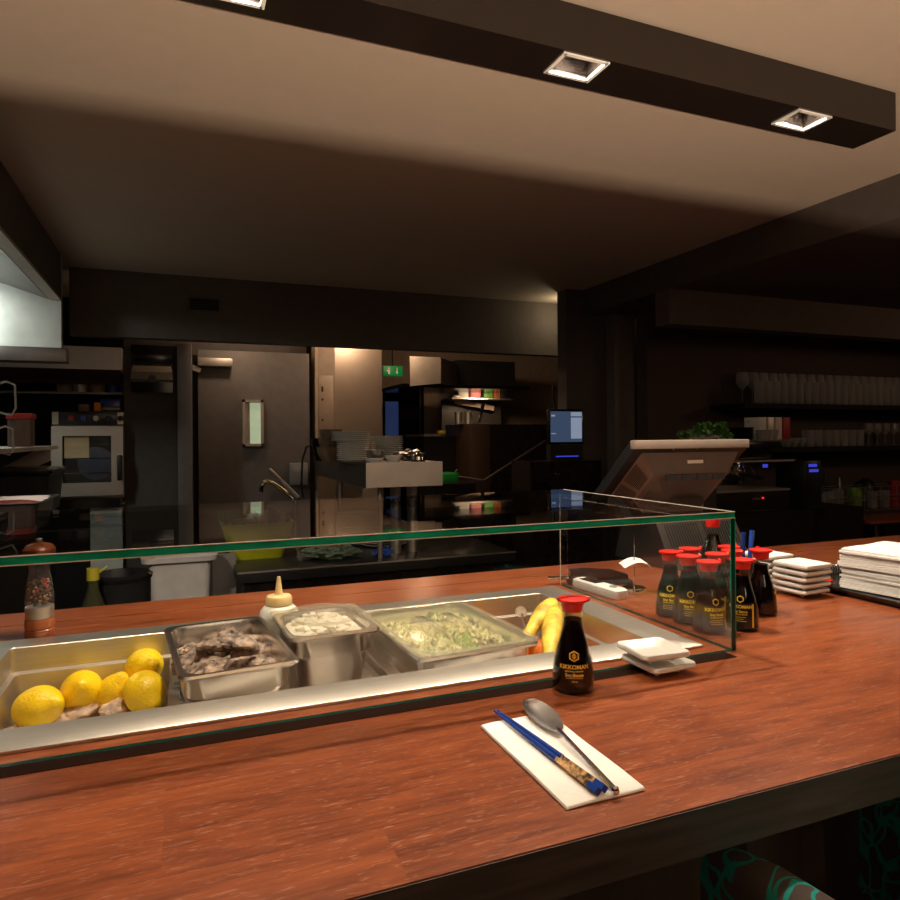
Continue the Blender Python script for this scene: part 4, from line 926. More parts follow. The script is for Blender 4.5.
fp = thing('fish_pan', 'steel pan of pink fish at the left edge', 'pan', (aty(8, 500, 2.3).x, 2.3, 1.1915))
MB().loft([rr(.17, .25, .02, 0), rr(.20, .28, .02, .075), rr(.225, .305, .02, .08), rr(.225, .305, .02, .082), rr(.20, .28, .02, .081), rr(.165, .245, .02, .004)], True, True).build('pan_body', MT['steeld'], fp)
o = MB().loft([rr(.15, .23, .03, .0), rr(.175, .25, .03, .055), rr(.10, .18, .05, .068)], True, True).build('fish_fillets', MT['pink']); o.location = (fp.location.x, 2.3, 1.197); tag(o, 'pink fish fillets in the steel pan', 'fish', kind='stuff')
wl = thing('prep_counter', 'dark prep counter along the left kitchen side', 'counter', (-.9, 2.7, 0))
MB().box(-.6, .32, -.75, .9, 1.14, 1.19, bev=.003).build('worktop', MT['steeld'], wl); MB().box(-.55, .28, -.7, .88, 0, 1.139).build('cabinet', MT['blackm'], wl)
# ---- floor level things seen below the glass top
wbp = aty(180, 552, 3.05)
wb = thing('white_bin', 'tall white tapered plastic bin with rolled rim', 'bin', (wbp.x, 3.05, wbp.z-.50))
b = MB(); b.loft([rr(.19, .19, .03, 0), rr(.235, .235, .03, .475), rr(.285, .285, .04, .480), rr(.29, .29, .04, .50), rr(.28, .28, .04, .502), rr(.225, .225, .04, .49), rr(.18, .18, .03, .01)], True, True); b.build('bin_body', MT['whitep'], wb)
dol = MB().box(-.17, .17, -.17, .17, 0, wbp.z-.501, bev=.01).build('bin_stand', MT['steeld']); dol.location = (wbp.x, 3.05, 0); tag(dol, 'dark low stand beneath the white bin', 'stand')
bp_ = aty(122, 573, 2.2)
pt = thing('stock_pot', 'black lidded bucket left of the white bin', 'bucket', (bp_.x, 2.2, bp_.z-.25))
MB().lathe([(0, 0), (.075, 0), (.078, .23), (.080, .235)], seg=32).build('pot_body', MT['black'], pt); MB().lathe([(.082, .235), (.083, .245), (.075, .252), (0, .252)]).build('lid', MT['blackg'], pt)
ls = MB().box(-.56, .05, 1.95, 2.5, 0, bp_.z-.251).build('low_cabinet', MT['blackm']); tag(ls, 'low black cabinet holding bottles behind the counter', 'cabinet')
p = aty(93, 568, 2.1); ob_ = thing('oil_bottle', 'oil bottle with yellow cap beside the black bucket', 'bottle', (p.x, 2.1, bp_.z-.25))
hh = p.z-(bp_.z-.25)
MB().lathe([(0, 0), (.035, 0), (.037, .005), (.037, hh*.55), (.014, hh*.8), (.013, hh*.88), (0, hh*.88)]).build('bottle_body', mat('oil', (.05, .05, .025), .12, trans=.3), ob_); MB().lathe([(0, hh*.885), (.016, hh*.885), (.016, hh), (0, hh)], seg=16).build('cap', MT['lid'], ob_)
MB().tube([(.012, 0, hh*.95), (.035, 0, hh*1.0)], .004, 6).build('spout', MT['lid'], ob_)
p = aty(76, 590, 2.1); b = MB(); bmesh.ops.create_icosphere(b.bm, subdivisions=4, radius=.05)
for v in b.bm.verts: v.co = Vector((v.co.x*.7, v.co.y*.7, v.co.z*1.5))*(1+.35*noise.noise(v.co*40))
o = b.build('plastic_bag', MT['frost'], smooth=60); o.location = (p.x, 2.06, bp_.z-.25+.075); tag(o, 'crumpled clear plastic bag left of the oil bottle', 'bag')
# pale cabinet side right of bin
p0 = aty(213, 560, 3.35); p1 = aty(236, 560, 3.35)
o = MB().box(p0.x, p1.x+.0, 3.35, 3.40, .0, aty(225, 555, 3.35).z).build('cabinet_side', mat('pale_panel', (.33, .30, .28), .5)); tag(o, 'pale vertical cabinet side right of the white bin', 'panel')
# ---- black worktop
WZ = .85
wk = thing('sink_unit', 'black glossy worktop of the sink unit under the steel pass', 'worktop', (.228, 3.135, 0))
MB().box(0, 1.38, 0, 1.0, WZ-.05, WZ, bev=.004).build('worktop', mat('dark_worktop', (.035, .034, .034), .22), wk); MB().box(.03, 1.35, .03, .98, 0, WZ-.051).build('cabinet', MT['lacq'], wk)
# steel leading edge
MB().box(0, 1.38, -.004, -.0005, WZ-.006, WZ+.001).build('edge_strip', MT['steelr'], wk, smooth=0)
# lime tub with contents
p = aty(256, 521, 3.55)
lt = thing('lime_tub', 'lime yellow plastic tub on the black worktop', 'tub', (p.x, 3.55, WZ+.001)); hh = max(.09, p.z-WZ)
b = MB(); b.loft([rr(.24, .20, .03, 0), rr(.34, .28, .04, hh), rr(.355, .295, .04, hh+.003), rr(.33, .27, .04, hh+.002), rr(.23, .19, .03, .006)], True, True); b.build('tub_body', MT['lime'], lt)
random.seed(21)
for i in range(7):
    b = MB(); bmesh.ops.create_icosphere(b.bm, subdivisions=3, radius=.04)
    for v in b.bm.verts: v.co = Vector((v.co.x*1.3, v.co.y, v.co.z*.7))*(1+.5*noise.noise(v.co*45+Vector((i, 0, 0))))
    o = b.build('foil_pouch', MT['foil'] if i % 2 else MT['blackg'], smooth=50); o.location = (p.x-.06+.035*i, 3.55+random.uniform(-.06, .04), WZ+hh-.01+.035*math.sin(i/6*PI)); o.rotation_euler = (i, i*2, i)
    tag(o, ('silvery' if i % 2 else 'black')+' crumpled pouch heaped in the lime tub, '+['first from the left', 'second from the left', 'third from the left', 'at the top of the heap', 'third from the right', 'second from the right', 'last at the right'][i], 'pouch', 'crumpled pouches in the lime tub')
p2 = aty(232, 514, 3.62); b = MB(); b.mi = 0
random.seed(8)
for k in range(40): leaf(b, random.uniform(-.08, .08), random.uniform(-.05, .05), random.uniform(-.02, .03), .05, 0, 1.0)
o = b.build('herbs', MT['plant'], fix=False); o.location = (p.x-.09, 3.60, WZ+hh+.02); tag(o, 'green herbs sticking out of the left of the lime tub', 'herbs', kind='stuff')
# faucet with spray arm
fpz = aty(296, 500, 3.9)
fa = thing('sink_faucet', 'chrome sink tap with curved spout and long lever arm', 'tap', (fpz.x, 3.9, WZ))
zf = lambda px, py: Vector((aty(px, py, 3.9).x-fpz.x, 0, aty(px, py, 3.9).z-WZ))
MB().tube([(0, 0, 0), (0, 0, zf(296, 498).z)], .018, 12).build('column', MT['chrome'], fa)
MB().tube([zf(294, 498), zf(284, 491), zf(274, 484), zf(268, 481), zf(264, 482), zf(262, 486), zf(261, 492)], .012, 10).build('spout', MT['chrome'], fa)
MB().tube([zf(296, 497)+Vector((0, -.05, 0)), zf(267, 468.5)+Vector((0, -.09, 0))], [.015, .010], 10).build('lever_arm', MT['steelr'], fa)
MB().tube([zf(x_, y_)+Vector((0, .02, 0)) for x_, y_ in ((304, 498), (302, 485), (303, 460), (307, 447), (315, 444))], .006, 8).build('hose', MT['black'], fa)
p = aty(299, 474, 4.35); o = MB().box(-.055, .055, 4.34, 4.39, -.07, .07, bev=.006).build('soap_dispenser', mat('grey_plastic', (.32, .31, .29), .4)); o.location = (p.x, 0, p.z); tag(o, 'light grey dispenser box on the wall right of the tap', 'dispenser')
# ---- steel pass shelf
px0, pz1 = .808, 1.326
pas = thing('pass_shelf', 'raised steel pass shelf with plates on it', 'shelf', (px0, 3.1, pz1-.118))
MB().box(0, .385, 0, .006, .0, .118).build('front_panel', MT['steelr'], pas, smooth=0)
MB().box(0, .385, .0065, 1.30, .104, .116).build('deck', MT['steeld'], pas, smooth=0); MB().box(0, .006, .0065, 1.30, .0, .103).build('side_panel', mat('shaded_side_panel', (.06, .05, .045), .5), pas, smooth=0)  # side panel coloured dark for the shade on the left face
for (x, y) in ((.10, .12), (.10, 1.0), (.22, .25), (.31, .25)): MB().tube([(x, y-.0, .103), (x, y, -(pz1-.118-WZ)+.001)], .012 if x < .15 else .028, 14).build('post', MT['steelr'], pas)
# plates
def plate_mesh(r, name='dinner_plate', h=.012, m='white'):
    return MB().lathe([(0, .0), (r*.62, 0), (r*.66, .002), (r, h), (r, h+.002), (r*.65, .005), (0, .004)], seg=28).build(name, MT[m], smooth=60)
PT = pz1-.002
def stack(px, py_top, Y, r, n, z0, gname, desc, pitch=.0098):
    pr_ = plate_mesh(r); p = aty(px, 440, Y)
    for k in range(n):
        o = pr_ if k == 0 else pr_.copy()
        if k: COL.objects.link(o)
        o.location = (p.x+.0015*math.sin(k*1.7), Y, z0+k*pitch)
        lb = 'white plate, %s, in the %s' % ('lowest' if k == 0 else 'topmost' if k == n-1 else ORD[k]+' from the bottom', desc); tag(o, lb, 'plate', gname)
    return p.x
stack(353, 0, 3.32, .082, 10, PT, 'plates in the left stack on the pass', 'left plate stack on the pass')
stack(351, 0, 3.32, .098, 5, PT+.098, 'wider plates on the left stack', 'wider plates crowning the left stack')
stack(387, 0, 3.62, .090, 12, PT, 'plates in the right stack on the pass', 'right plate stack on the pass', .0105)
stack(383, 0, 3.62, .13, 9, WZ+.001, 'plates under the pass shelf', 'plate stack under the pass shelf', .014)
stack(357, 0, 3.75, .12, 14, WZ+.001, 'plates at the left under the pass', 'left plate stack under the pass', .012)
def bowl(name, label, px, Y, z, r, h, m, group=None):
    o = MB().lathe([(0, 0), (r*.6, 0), (r*.62, .003), (r*.95, h*.6), (r, h), (r*.96, h), (r*.88, h*.6), (r*.5, .006), (0, .005)], seg=28).build(name, MT[m], smooth=60)
    o.location = (aty(px, 440, Y).x, Y, z); return tag(o, label, 'bowl', group)
bowl('soup_bowl', 'low white bowl at the front of the pass', 374, 3.16, PT, .046, .020, 'white'); bowl('soup_bowl', 'white bowl right of the low one on the pass', 393, 3.22, PT, .042, .032, 'white')
bowl('patterned_bowl', 'small patterned bowl behind the low white bowl', 374, 3.28, PT, .045, .058, 'foil')
for k in range(3): bowl('brown_bowl', ['lowest brown bowl in the stack left of the plates', 'middle brown bowl in the stack left of the plates', 'upper brown bowl in the stack left of the plates'][k], 331, 3.5, PT+.045*k, .075-.008*k, .075, 'brownc', 'brown bowls stacked on the pass')
bowl('black_pot', 'black pot behind the brown bowls on the pass', 321, 3.6, PT, .05, .12, 'blackg')
b = MB(); bmesh.ops.create_icosphere(b.bm, subdivisions=4, radius=.05)
for v in b.bm.verts: v.co = Vector((v.co.x*1.5, v.co.y, v.co.z*.5))*(1+.6*noise.noise(v.co*40))
o = b.build('crumpled_foil', MT['foil'], smooth=40); q = aty(409, 440, 3.35); o.location = (q.x, 3.35, PT+.03); tag(o, 'crumpled foil beside the plates on the pass', 'foil')
bl = thing('service_bell', 'round black service bell at the right end of the pass', 'bell', (aty(418, 440, 3.2).x, 3.2, PT)); MB().lathe([(0, 0), (.036, 0), (.036, .008), (0, .008)]).build('base', MT['black'], bl); MB().lathe([(.034, .0085), (.032, .025), (.018, .038), (.005, .042), (.005, .048), (0, .048)]).build('dome', MT['chrome'], bl)
# wraps on worktop
b = MB(); bmesh.ops.create_icosphere(b.bm, subdivisions=4, radius=.09)
for v in b.bm.verts: v.co = Vector((v.co.x*1.4, v.co.y, v.co.z*.35))*(1+.5*noise.noise(v.co*30))
o = b.build('plastic_wrap', mat('greenish_wrap', (.18, .26, .18), .3, var=.5, scale=50), smooth=40); q = atz(332, 552, WZ+.03); o.location = (q.x, q.y, WZ+.03); tag(o, 'crumpled greenish plastic wrap on the black worktop', 'wrap')
b = MB(); bmesh.ops.create_icosphere(b.bm, subdivisions=4, radius=.03)
for v in b.bm.verts: v.co = Vector((v.co.x*1.5, v.co.y, v.co.z*.7))*(1+.6*noise.noise(v.co*70))
o = b.build('blue_cloth', MT['bluep'], smooth=50); q = atz(383, 552, WZ+.02); o.location = (q.x, q.y, WZ+.02); tag(o, 'crumpled blue cloth on the worktop near the steel post', 'cloth')
# ---- steel cladding behind pass
x0 = aty(334, 400, 4.62).x; x1 = aty(382, 400, 4.62).x; sbox('wall_cladding', mat('warm_steel_sheet', (.55, .45, .36), .38, metal=.9, var=.08, scale=3), x0, x1, 4.62, 4.70, 0, 2.3)
xs0 = aty(316, 400, 4.58).x; sbox('wall_switch', mat('taupe_metal', (.36, .29, .23), .5), xs0, x0, 4.585, 4.70, 0, 2.3)
sp_ = thing('switch_panel', 'tall pale switch panel with black buttons beside the steel sheet', 'switch panel', (aty(326, 400, 4.57).x, 4.585, aty(326, 408, 4.57).z-.2))
MB().box(-.05, .05, -.012, -.001, 0, .42, bev=.002).build('plate', mat('panel_beige', (.42, .34, .27), .45), sp_)
for zz in (.31, .25, .11): MB().box(-.03, -.018, -.016, -.0125, zz, zz+(.035 if zz > .3 else .014)).build('button', MT['black'], sp_)
struct(MB().box(aty(315.5, 400, 4.4).x, aty(318, 400, 4.4).x, 4.4, 4.62, 0, 2.3).build('trim_5', mat('bright_edge', (.55, .43, .32), .4)), 'bright jamb beside the door wall')
# ================================================================ FAR KITCHEN
FY = 6.3
def fx(px, Y=FY): return aty(px, 420, Y).x
def fz(py, Y=FY, px=450): return aty(px, py, Y).z
sbox('wall_far', MT['tanwall'], fx(375), fx(383), FY, FY+.1, 0, 2.3)
sbox('wall_far_centre', MT['tanwall'], fx(423), fx(585), FY, FY+.1, 0, 2.3)
sbox('wall_far_lintel', MT['tanwall'], fx(383), fx(423), FY, FY+.1, fz(392), 2.3)
dm = MB(); dm.box(fx(383), fx(384.5), FY-.03, FY, 0, fz(392)); dm.box(fx(421), fx(423), FY-.03, FY, 0, fz(392)); dm.box(fx(383), fx(423), FY-.03, FY, fz(394), fz(392))
d2 = struct(dm.build('door_2', MT['blackm'], smooth=0))
struct(MB().box(fx(384.5), fx(400), FY+.05, FY+.06, fz(440), fz(402)).build('window_1', MT['bluewin'], smooth=0), 'blue-lit pane beyond the far doorway')
MB().box(fx(396), fx(397.5), FY+.03, FY+.045, fz(440), fz(402)).build('window_frame', MT['bluewin'], d2, smooth=0)
sbox('wall_passage', MT['blackm'], fx(372), fx(440), FY+.5, FY+.6, 0, 2.3)
# exit sign
ex = thing('exit_sign', 'green lit emergency exit sign with running man and arrow', 'sign', (aty(393, 371, 5.3).x, 5.3, aty(393, 371, 5.3).z))
MB().box(-.082, .082, 0, .03, -.042, .042, bev=.002).build('case', MT['exit'], ex)
b = MB(); b.box(-.042, -.026, -.003, -.0005, -.026, .012); b.box(-.040, -.028, -.003, -.0005, .016, .028); b.box(-.052, -.042, -.003, -.0005, -.004, .004); b.box(.030, .038, -.003, -.0005, -.012, .028); b.prism([(.022, -.010), (.046, -.010), (.034, -.028)], 'y', -.003, -.0005)
b.build('pictogram', MT['exitw'], ex, smooth=0); MB().box(-.004, .004, .01, .018, .042, 2.3-ex.location.z).build('hanger', MT['blackm'], ex)
# second extractor hood
HY_ = 4.9
h3 = thing('range_hood', 'boxy range hood, bright steel at its left end and dark beyond', 'hood', (aty(410, 380, HY_).x, HY_, 0))
hx1 = aty(441, 380, HY_).x-h3.location.x; hx2 = aty(455, 380, HY_+.35).x-h3.location.x; hz0 = aty(430, 385, HY_).z; hz1 = aty(430, 357, HY_).z
b = MB(); b.prism([(0, hz1), (hx1, hz1+.0), (hx1, hz0+.015), (0, hz0-.012)], 'y', 0, .02); b.build('end_sheet', MT['steelr'], h3, smooth=0)
b = MB(); b.loft([[(hx1, 0, hz0+.015), (hx1, 0, hz1), (hx1, .02, hz1), (hx1, .02, hz0+.015)], [(hx2+.02, .35, hz0+.03), (hx2+.02, .35, hz1), (hx2+.02, .37, hz1), (hx2+.02, .37, hz0+.03)]], True, True); b.build('side_sheet', MT['steelr'], h3, smooth=0)
MB().box(hx2+.02, aty(515, 380, HY_+.36).x-h3.location.x, .36, .9, hz0+.03, hz1+.03).build('hood_body', MT['blackm'], h3, smooth=0); MB().box(.02, aty(527, 380, HY_+.3).x-h3.location.x, .25, .95, hz0+.0, hz0+.028).build('lower_rim', MT['blackg'], h3, smooth=0)
# shelf with packages
SY = 5.6
sz = aty(480, 398, SY).z; xa, xb = aty(452, 398, SY).x, aty(513, 398, SY).x
ss = thing('spice_shelf', 'bright steel shelf with packages under the range hood', 'shelf', (xa, SY, sz))
MB().box(0, xb-xa, 0, .25, -.012, 0).build('shelf_board', MT['steel'], ss); MB().box(0, xb-xa, .255, .275, -sz, -.0125).build('splash_back', mat('dark_splash', (.06, .05, .04), .35), ss)
MB().box(.10, .5, .18, .20, -.075, -.03, rot=Matrix.Rotation(.16, 3, 'Y')).build('paddle', MT['tanwall'], ss)  # tilted paddle parented below the shelf board
for i, (px, w_, h_, m, lb) in enumerate([(458, .07, .025, 'steelr', 'flat steel tin at the left of the spice shelf'), (465, .10, .07, 'paper', 'white paper package on the spice shelf'), (477, .10, .075, 'pink', 'pink and white package on the spice shelf'), (490, .09, .05, 'plant', 'dark green box on the spice shelf'), (499, .06, .085, 'oak', 'orange-brown box on the spice shelf'), (506, .07, .09, 'black', 'black tin at the right of the spice shelf')]):
    b = MB(); b.box(-w_/2, w_/2, 0, .12, 0, h_, bev=.008)
    for v in b.bm.verts: v.co += Vector((1, 0, 1))*.008*noise.noise(v.co*30+Vector((i, 0, 0))) if v.co.z > .01 else Vector((0, 0, 0))
    o = b.build('package', MT[m]); o.location = (aty(px, 398, SY).x, SY+.03, sz+.001); tag(o, lb, 'package')
# containers + tilted rack + fryer counter
cz = aty(470, 424, 5.1).z
for i, px in enumerate((459, 469)):
    p = aty(px, 424, 5.15); t = thing('steel_canister', ['left', 'right'][i]+' steel canister on the dark range', 'canister', (p.x, 5.15, cz+.002), 0, 'steel canisters on the range')
    MB().lathe([(0, 0), (.035, 0), (.035, .085), (.037, .087), (.037, .095), (0, .097)], seg=20).build('can_body', MT['steelr'], t); MB().lathe([(0, .098), (.008, .098), (.008, .108), (0, .108)], seg=12).build('knob', MT['chrome'], t)
o = MB().box(-.012, .012, -.01, .01, 0, .17, bev=.003, rot=Matrix.Rotation(.3, 3, 'Y')).build('ladle_handle', MT['chrome']); p = aty(481, 424, 5.1); o.location = (p.x, 5.1, cz+.005); tag(o, 'bright metal utensil leaning on the range', 'utensil')
rg = thing('cooking_range', 'tall dark cooking range with brownish end panel', 'range', (aty(470, 424, 5.0).x, 5.0, 0))
wA = aty(490, 424, 5.0).x-rg.location.x; wB = aty(560, 424, 5.0).x-rg.location.x
MB().box(0, wA, 0, .55, 0, cz, bev=.003).build('end_panel', mat('brown_metal', (.10, .06, .04), .4, metal=.4), rg); MB().box(wA+.001, wB+.25, 0, .58, 0, cz-.005).build('body', MT['lacq'], rg)

p0, p1, p2 = aty(452, 476, 4.6), aty(484, 480.5, 4.55), aty(545, 441, 4.9)
MB().tube([aty(457, 470, 4.7)-rg.location, p0-rg.location, p1-rg.location, p2-rg.location], .009, 10).build('towel_rail', MT['steelr'], rg)
lc = thing('low_fridge', 'dark low cabinet between doorway and range', 'cabinet', (aty(424, 435, 5.3).x, 5.3, 0))
lz = aty(440, 434, 5.3).z; lw = aty(455, 434, 5.3).x-lc.location.x
MB().box(0, lw, 0, .5, 0, lz-.02).build('body', MT['blackm'], lc); MB().box(0, lw*.55, -.01, .5, lz-.019, lz).build('top_edge', MT['steelr'], lc)
o = MB().box(-.03, .03, 0, .06, 0, .03, bev=.004).build('yellow_box', MT['lemon']); p = aty(444, 433, 5.3); o.location = (p.x, 5.33, lz+.001); tag(o, 'small yellow box on the dark cabinet', 'box')
p = aty(443, 483, 4.5); p1 = aty(459, 473, 4.5)
o = MB().box(0, p1.x-p.x, 0, .2, 0, p1.z-p.z, bev=.006).build('green_crate', MT['green']); o.location = (p.x, 4.5, p.z); tag(o, 'bright green crate behind the pass shelf', 'crate')
o = MB().box(p.x-.10, p.x+.22, 4.42, 4.8, 0, p.z-.001).build('lower_bench', MT['blackm']); tag(o, 'black bench under the green crate', 'bench')
# vertical cable by monitor
o = MB().tube([aty(553, 385, 4.4), aty(553, 398, 4.4), aty(556, 412, 4.4)], .008, 8).build('wall_cable', MT['black']); tag(o, 'black cable hanging above the small screen', 'cable')
# small screen on column
KY = 3.15
a = aty(549, 409, KY); b_ = aty(583.5, 444, KY)
ks = thing('order_screen', 'small order screen glowing blue beside the dark column', 'screen', ((a.x+b_.x)/2, KY, b_.z)); w_ = (b_.x-a.x)/2; h_ = a.z-b_.z
MB().box(-w_, w_, .0, .03, 0, h_, bev=.003).build('bezel', MT['blackg'], ks)
MB().box(-w_+.008, w_-.010, -.002, -.0005, .012, h_-.012).build('display', MT['scr'], ks, smooth=0)
b = MB(); b.box(w_*.25, w_-.012, -.0035, -.0022, .03, h_-.045); b.box(w_*.25, w_-.012, -.0035, -.0022, h_-.038, h_-.016); b.box(-w_+.012, -w_+.035, -.0035, -.0022, h_-.04, h_-.030); b.box(-w_+.012, -w_+.040, -.0035, -.0022, .055, .060); b.build('ticket_columns', MT['scrw'], ks, smooth=0)
MB().box(-w_*.9, w_, .005, .05, -.09, -.002).build('stand_unit', MT['black'], ks); MB().box(-w_*.6, w_*.7, .0, .0045, -.068, -.062).build('light_bar', MT['blueglow'], ks)
dk = thing('waiter_station', 'dark cabinet under the small order screen', 'cabinet', ((a.x+b_.x)/2, KY, 0)); MB().box(-.22, .22, .0, .22, 0, b_.z-.092).build('cabinet_body', MT['lacq'], dk)
MB().lathe([(0, 0), (.008, 0), (.006, .02), (0, .021)], (-.06, -.0, b_.z-.16), 12, axis=Vector((0, -1, 0))).build('knob', MT['chrome'], dk)
# ================================================================ BAR (right)
BY = 2.95
bz = aty(806, 516, BY).z
bc = thing('back_bar', 'dark back bar cabinet along the right wall', 'cabinet', (2.25, BY, 0))
MB().box(0, 3.6, -.02, .24, bz-.03, bz, bev=.002).build('worktop', mat('dark_bar_top', (.06, .04, .032), .3), bc)
xf = aty(842, 530, BY).x-2.25
MB().box(.0, xf, .01, .24, 0, bz-.031).build('carcass', MT['wall2'], bc)
n_ = 5
for k in range(n_):
    x = .02+k*(xf-.04)/n_; dd = MB().box(x+.004, x+(xf-.04)/n_-.004, -.012, .009, bz-.5, bz-.05, bev=.002).build('door', mat('bar_door', (.055, .04, .034), .45), bc)
fg = thing('under_bar_fridge', 'dark under-counter fridge with white notice and round dial', 'fridge', (2.25+xf+.006, BY, 0))
MB().box(0, .9, 0, .22, 0, bz-.032).build('body', MT['blackm'], fg); q = aty(870, 528, BY)
MB().lathe([(0, 0), (.018, 0), (.016, .014), (.008, .016), (0, .016)], (q.x-fg.location.x, -.001, q.z), 20, axis=Vector((0, -1, 0))).build('dial', MT['steelr'], fg)
q = aty(850, 544, BY); MB().box(q.x-fg.location.x-.035, q.x-fg.location.x+.035, -.003, -.001, q.z-.04, q.z+.03).build('notice', mat('grey_notice', (.35, .32, .30), .7), fg, smooth=0)
q = aty(884, 523, 2.6); o = MB().box(-.08, .5, 0, .25, -.008, .008, bev=.003).build('wooden_board', MT['oak']); o.location = (q.x, 2.62, q.z); tag(o, 'orange-brown wooden board at the right edge below the bar top', 'board')
q2 = MB().tube([(.1, .1, -.009), (.1, .1, -q.z)], .02, 10).build('leg', MT['steeld'], o)
# shelves
S1 = aty(742, 403, 2.95); S2 = aty(790, 447, 2.95)
o = MB().box(S1.x, 6.19, 2.93, 3.199, S1.z-.03, S1.z-.002).build('glass_shelf', MT['blackm']); tag(o, 'upper black wall shelf lined with glasses', 'shelf')
o2 = MB().box(S2.x-.35, 6.19, 2.93, 3.199, S2.z-.03, S2.z-.002).build('glass_shelf', MT['blackm']); tag(o2, 'lower black wall shelf lined with tumblers', 'shelf')
def glass_mesh(kind):
    if kind == 'wine': pf = [(0, 0), (.032, 0), (.032, .002), (.004, .006), (.0035, .085), (.010, .095), (.034, .125), (.037, .150), (.030, .195), (.0295, .195), (.036, .150), (.033, .126), (.008, .097), (0, .095)]
    elif kind == 'high': pf = [(0, 0), (.025, 0), (.027, .004), (.029, .130), (.0278, .130), (.0255, .008), (0, .008)]
    else: pf = [(0, 0), (.030, 0), (.032, .004), (.034, .100), (.0325, .100), (.030, .008), (0, .008)]
    return MB().lathe(pf, seg=14).build({'wine': 'wine_glass', 'high': 'highball_glass', 'tum': 'tumbler'}[kind], MT['glassw'], smooth=50)
def row(kind, xs, y, z, label, group, cat='glass', s_=1):
    g = glass_mesh(kind)
    for i, x in enumerate(xs):
        o = g if i == 0 else g.copy()
        if i: COL.objects.link(o)
        o.location = (x, y, z); o.scale = (s_, s_, s_); tag(o, '%s, %s from the left' % (label, ORD[i]), cat, group)
r1 = aty(757, 400, 3.0).x
row('high', [r1+k*.062 for k in range(23)], 2.985, S1.z-.001, 'highball glass in the front row on the upper wall shelf', 'highball glasses on the upper shelf')
row('wine', [r1+.01+k*.078 for k in range(18)], 3.12, S1.z-.001, 'wine glass in the rear row on the upper wall shelf', 'wine glasses on the upper shelf')
r2 = aty(808, 440, 2.985).x; r3 = aty(864, 440, 2.985).x
row('tum', [r2+k*.071 for k in range(int((r3-r2)/.071)+1)], 2.985, S2.z-.001, 'pale lit tumbler in the middle of the lower wall shelf', 'tumblers on the lower shelf', s_=1.0)
row('wine', [r3+.06+k*.078 for k in range(5)], 3.0, S2.z-.001, 'stemmed glass at the right of the lower wall shelf', 'stemmed glasses on the lower shelf', s_=.72)
for k in range(3):
    x = aty(786+k*7, 440, 3.0).x; o = MB().lathe([(0, 0), (.02, 0), (.032, .03), (.035, .055), (.033, .055), (.018, .004), (0, .004)], seg=18).build('coffee_cup', MT['glassw']); o.location = (x, 3.0+.0, S2.z-.001); tag(o, ['leftmost', 'middle', 'rightmost'][k]+' of three small glass cups left of the tumblers', 'cup', 'small cups on the lower shelf')
# books/boxes
for i, (px, w_, m, lb) in enumerate([(770, .05, 'whitep', 'white-edged menu folder left on the machine shelf'), (778, .045, 'steelr', 'grey folder standing on the machine shelf'), (786, .045, 'whitep', 'pale folder standing next to the red one'), (794, .05, 'redbox', 'red folder standing at the right of the machine shelf')]):
    Yb = 2.80; o = MB().box(-w_/2, w_/2, 0, .10, 0, .115, bev=.002).build('folder', MT[m]); p = aty(px-7, 440, 2.62); o.location = (p.x, 2.62, aty(750, 441, 2.45).z+.004); tag(o, lb, 'folder', 'folders above the coffee machine')
FOLDZ = aty(780, 438, 2.80).z
# espresso machine
EY = 2.45
e0 = aty(706, 508, EY); e1 = aty(800, 440, EY)
em = thing('espresso_machine', 'large dark espresso machine with chrome groups and blue displays', 'coffee machine', (e0.x, EY+.0, 0))
W_ = e1.x-e0.x; zt_ = aty(750, 441, EY).z; zb_ = aty(750, 509, EY+.05).z
zm = aty(750, 460, EY).z; zd = aty(750, 490, EY).z
MB().box(0, W_*.78, .05, .45, zm, zt_-.004, bev=.006).build('upper_body', MT['blackg'], em); MB().box(0, W_*.78, -.05, .45, zb_, zd-.004, bev=.006).build('lower_body', MT['lacq'], em); MB().box(0, W_*.78, .25, .44, zd-.003, zm-.001).build('back_body', MT['steeld'], em)
MB().box(.0, W_*.78, -.055, .24, zd-.003, zd+.006).build('drip_tray', MT['steelr'], em)
MB().box(.02, W_*.98, .02, .05, zm-.012, zm-.004).build('chrome_bar', MT['steelr'], em)
for k in range(3):
    x = .07+k*.12; g = MB().lathe([(0, 0), (.034, 0), (.036, .02), (.030, .05), (0, .055)], (x, .12, zm-.062), 20).build('group_head', MT['chrome'], em)
    MB().lathe([(0, -.028), (.030, -.026), (.032, -.004), (0, -.003)], (x, .12, zm-.062), 20).build('portafilter', MT['chrome'], g); MB().tube([(x, .09, zm-.075), (x, -.03, zm-.085)], [.010, .013], 10).build('grip', MT['black'], g)
    MB().tube([(x+.05, .10, zm-.03), (x+.06, .04, zd+.03)], .005, 8).build('steam_wand', MT['brass'], em)
b = MB(); q = aty(768, 466, EY); b.box(q.x-e0.x-.014, q.x-e0.x+.014, .014, .0195, q.z-.008, q.z+.008); b.build('blue_display', MT['blueglow'], em, smooth=0)
q = aty(754, 497, EY); MB().box(q.x-e0.x-.004, q.x-e0.x+.004, -.056, -.0505, q.z-.004, q.z+.004).build('red_light', MT['redled'], em, smooth=0)
MB().box(q.x-e0.x-.06, q.x-e0.x-.02, -.0545, -.0505, q.z-.006, q.z+.001).build('badge', mat('badge', (.12, .10, .06), .4), em, smooth=0)
MB().box(0, W_*1.10, .04, .46, zt_-.0035, zt_+.003).build('cup_rail', MT['steeld'], em)
emb = MB().box(e0.x-.02, e0.x+W_+.05, EY-.06, EY+.47, 0, zb_-.001).build('machine_counter', MT['lacq']); tag(emb, 'dark counter block under the espresso machine', 'counter')
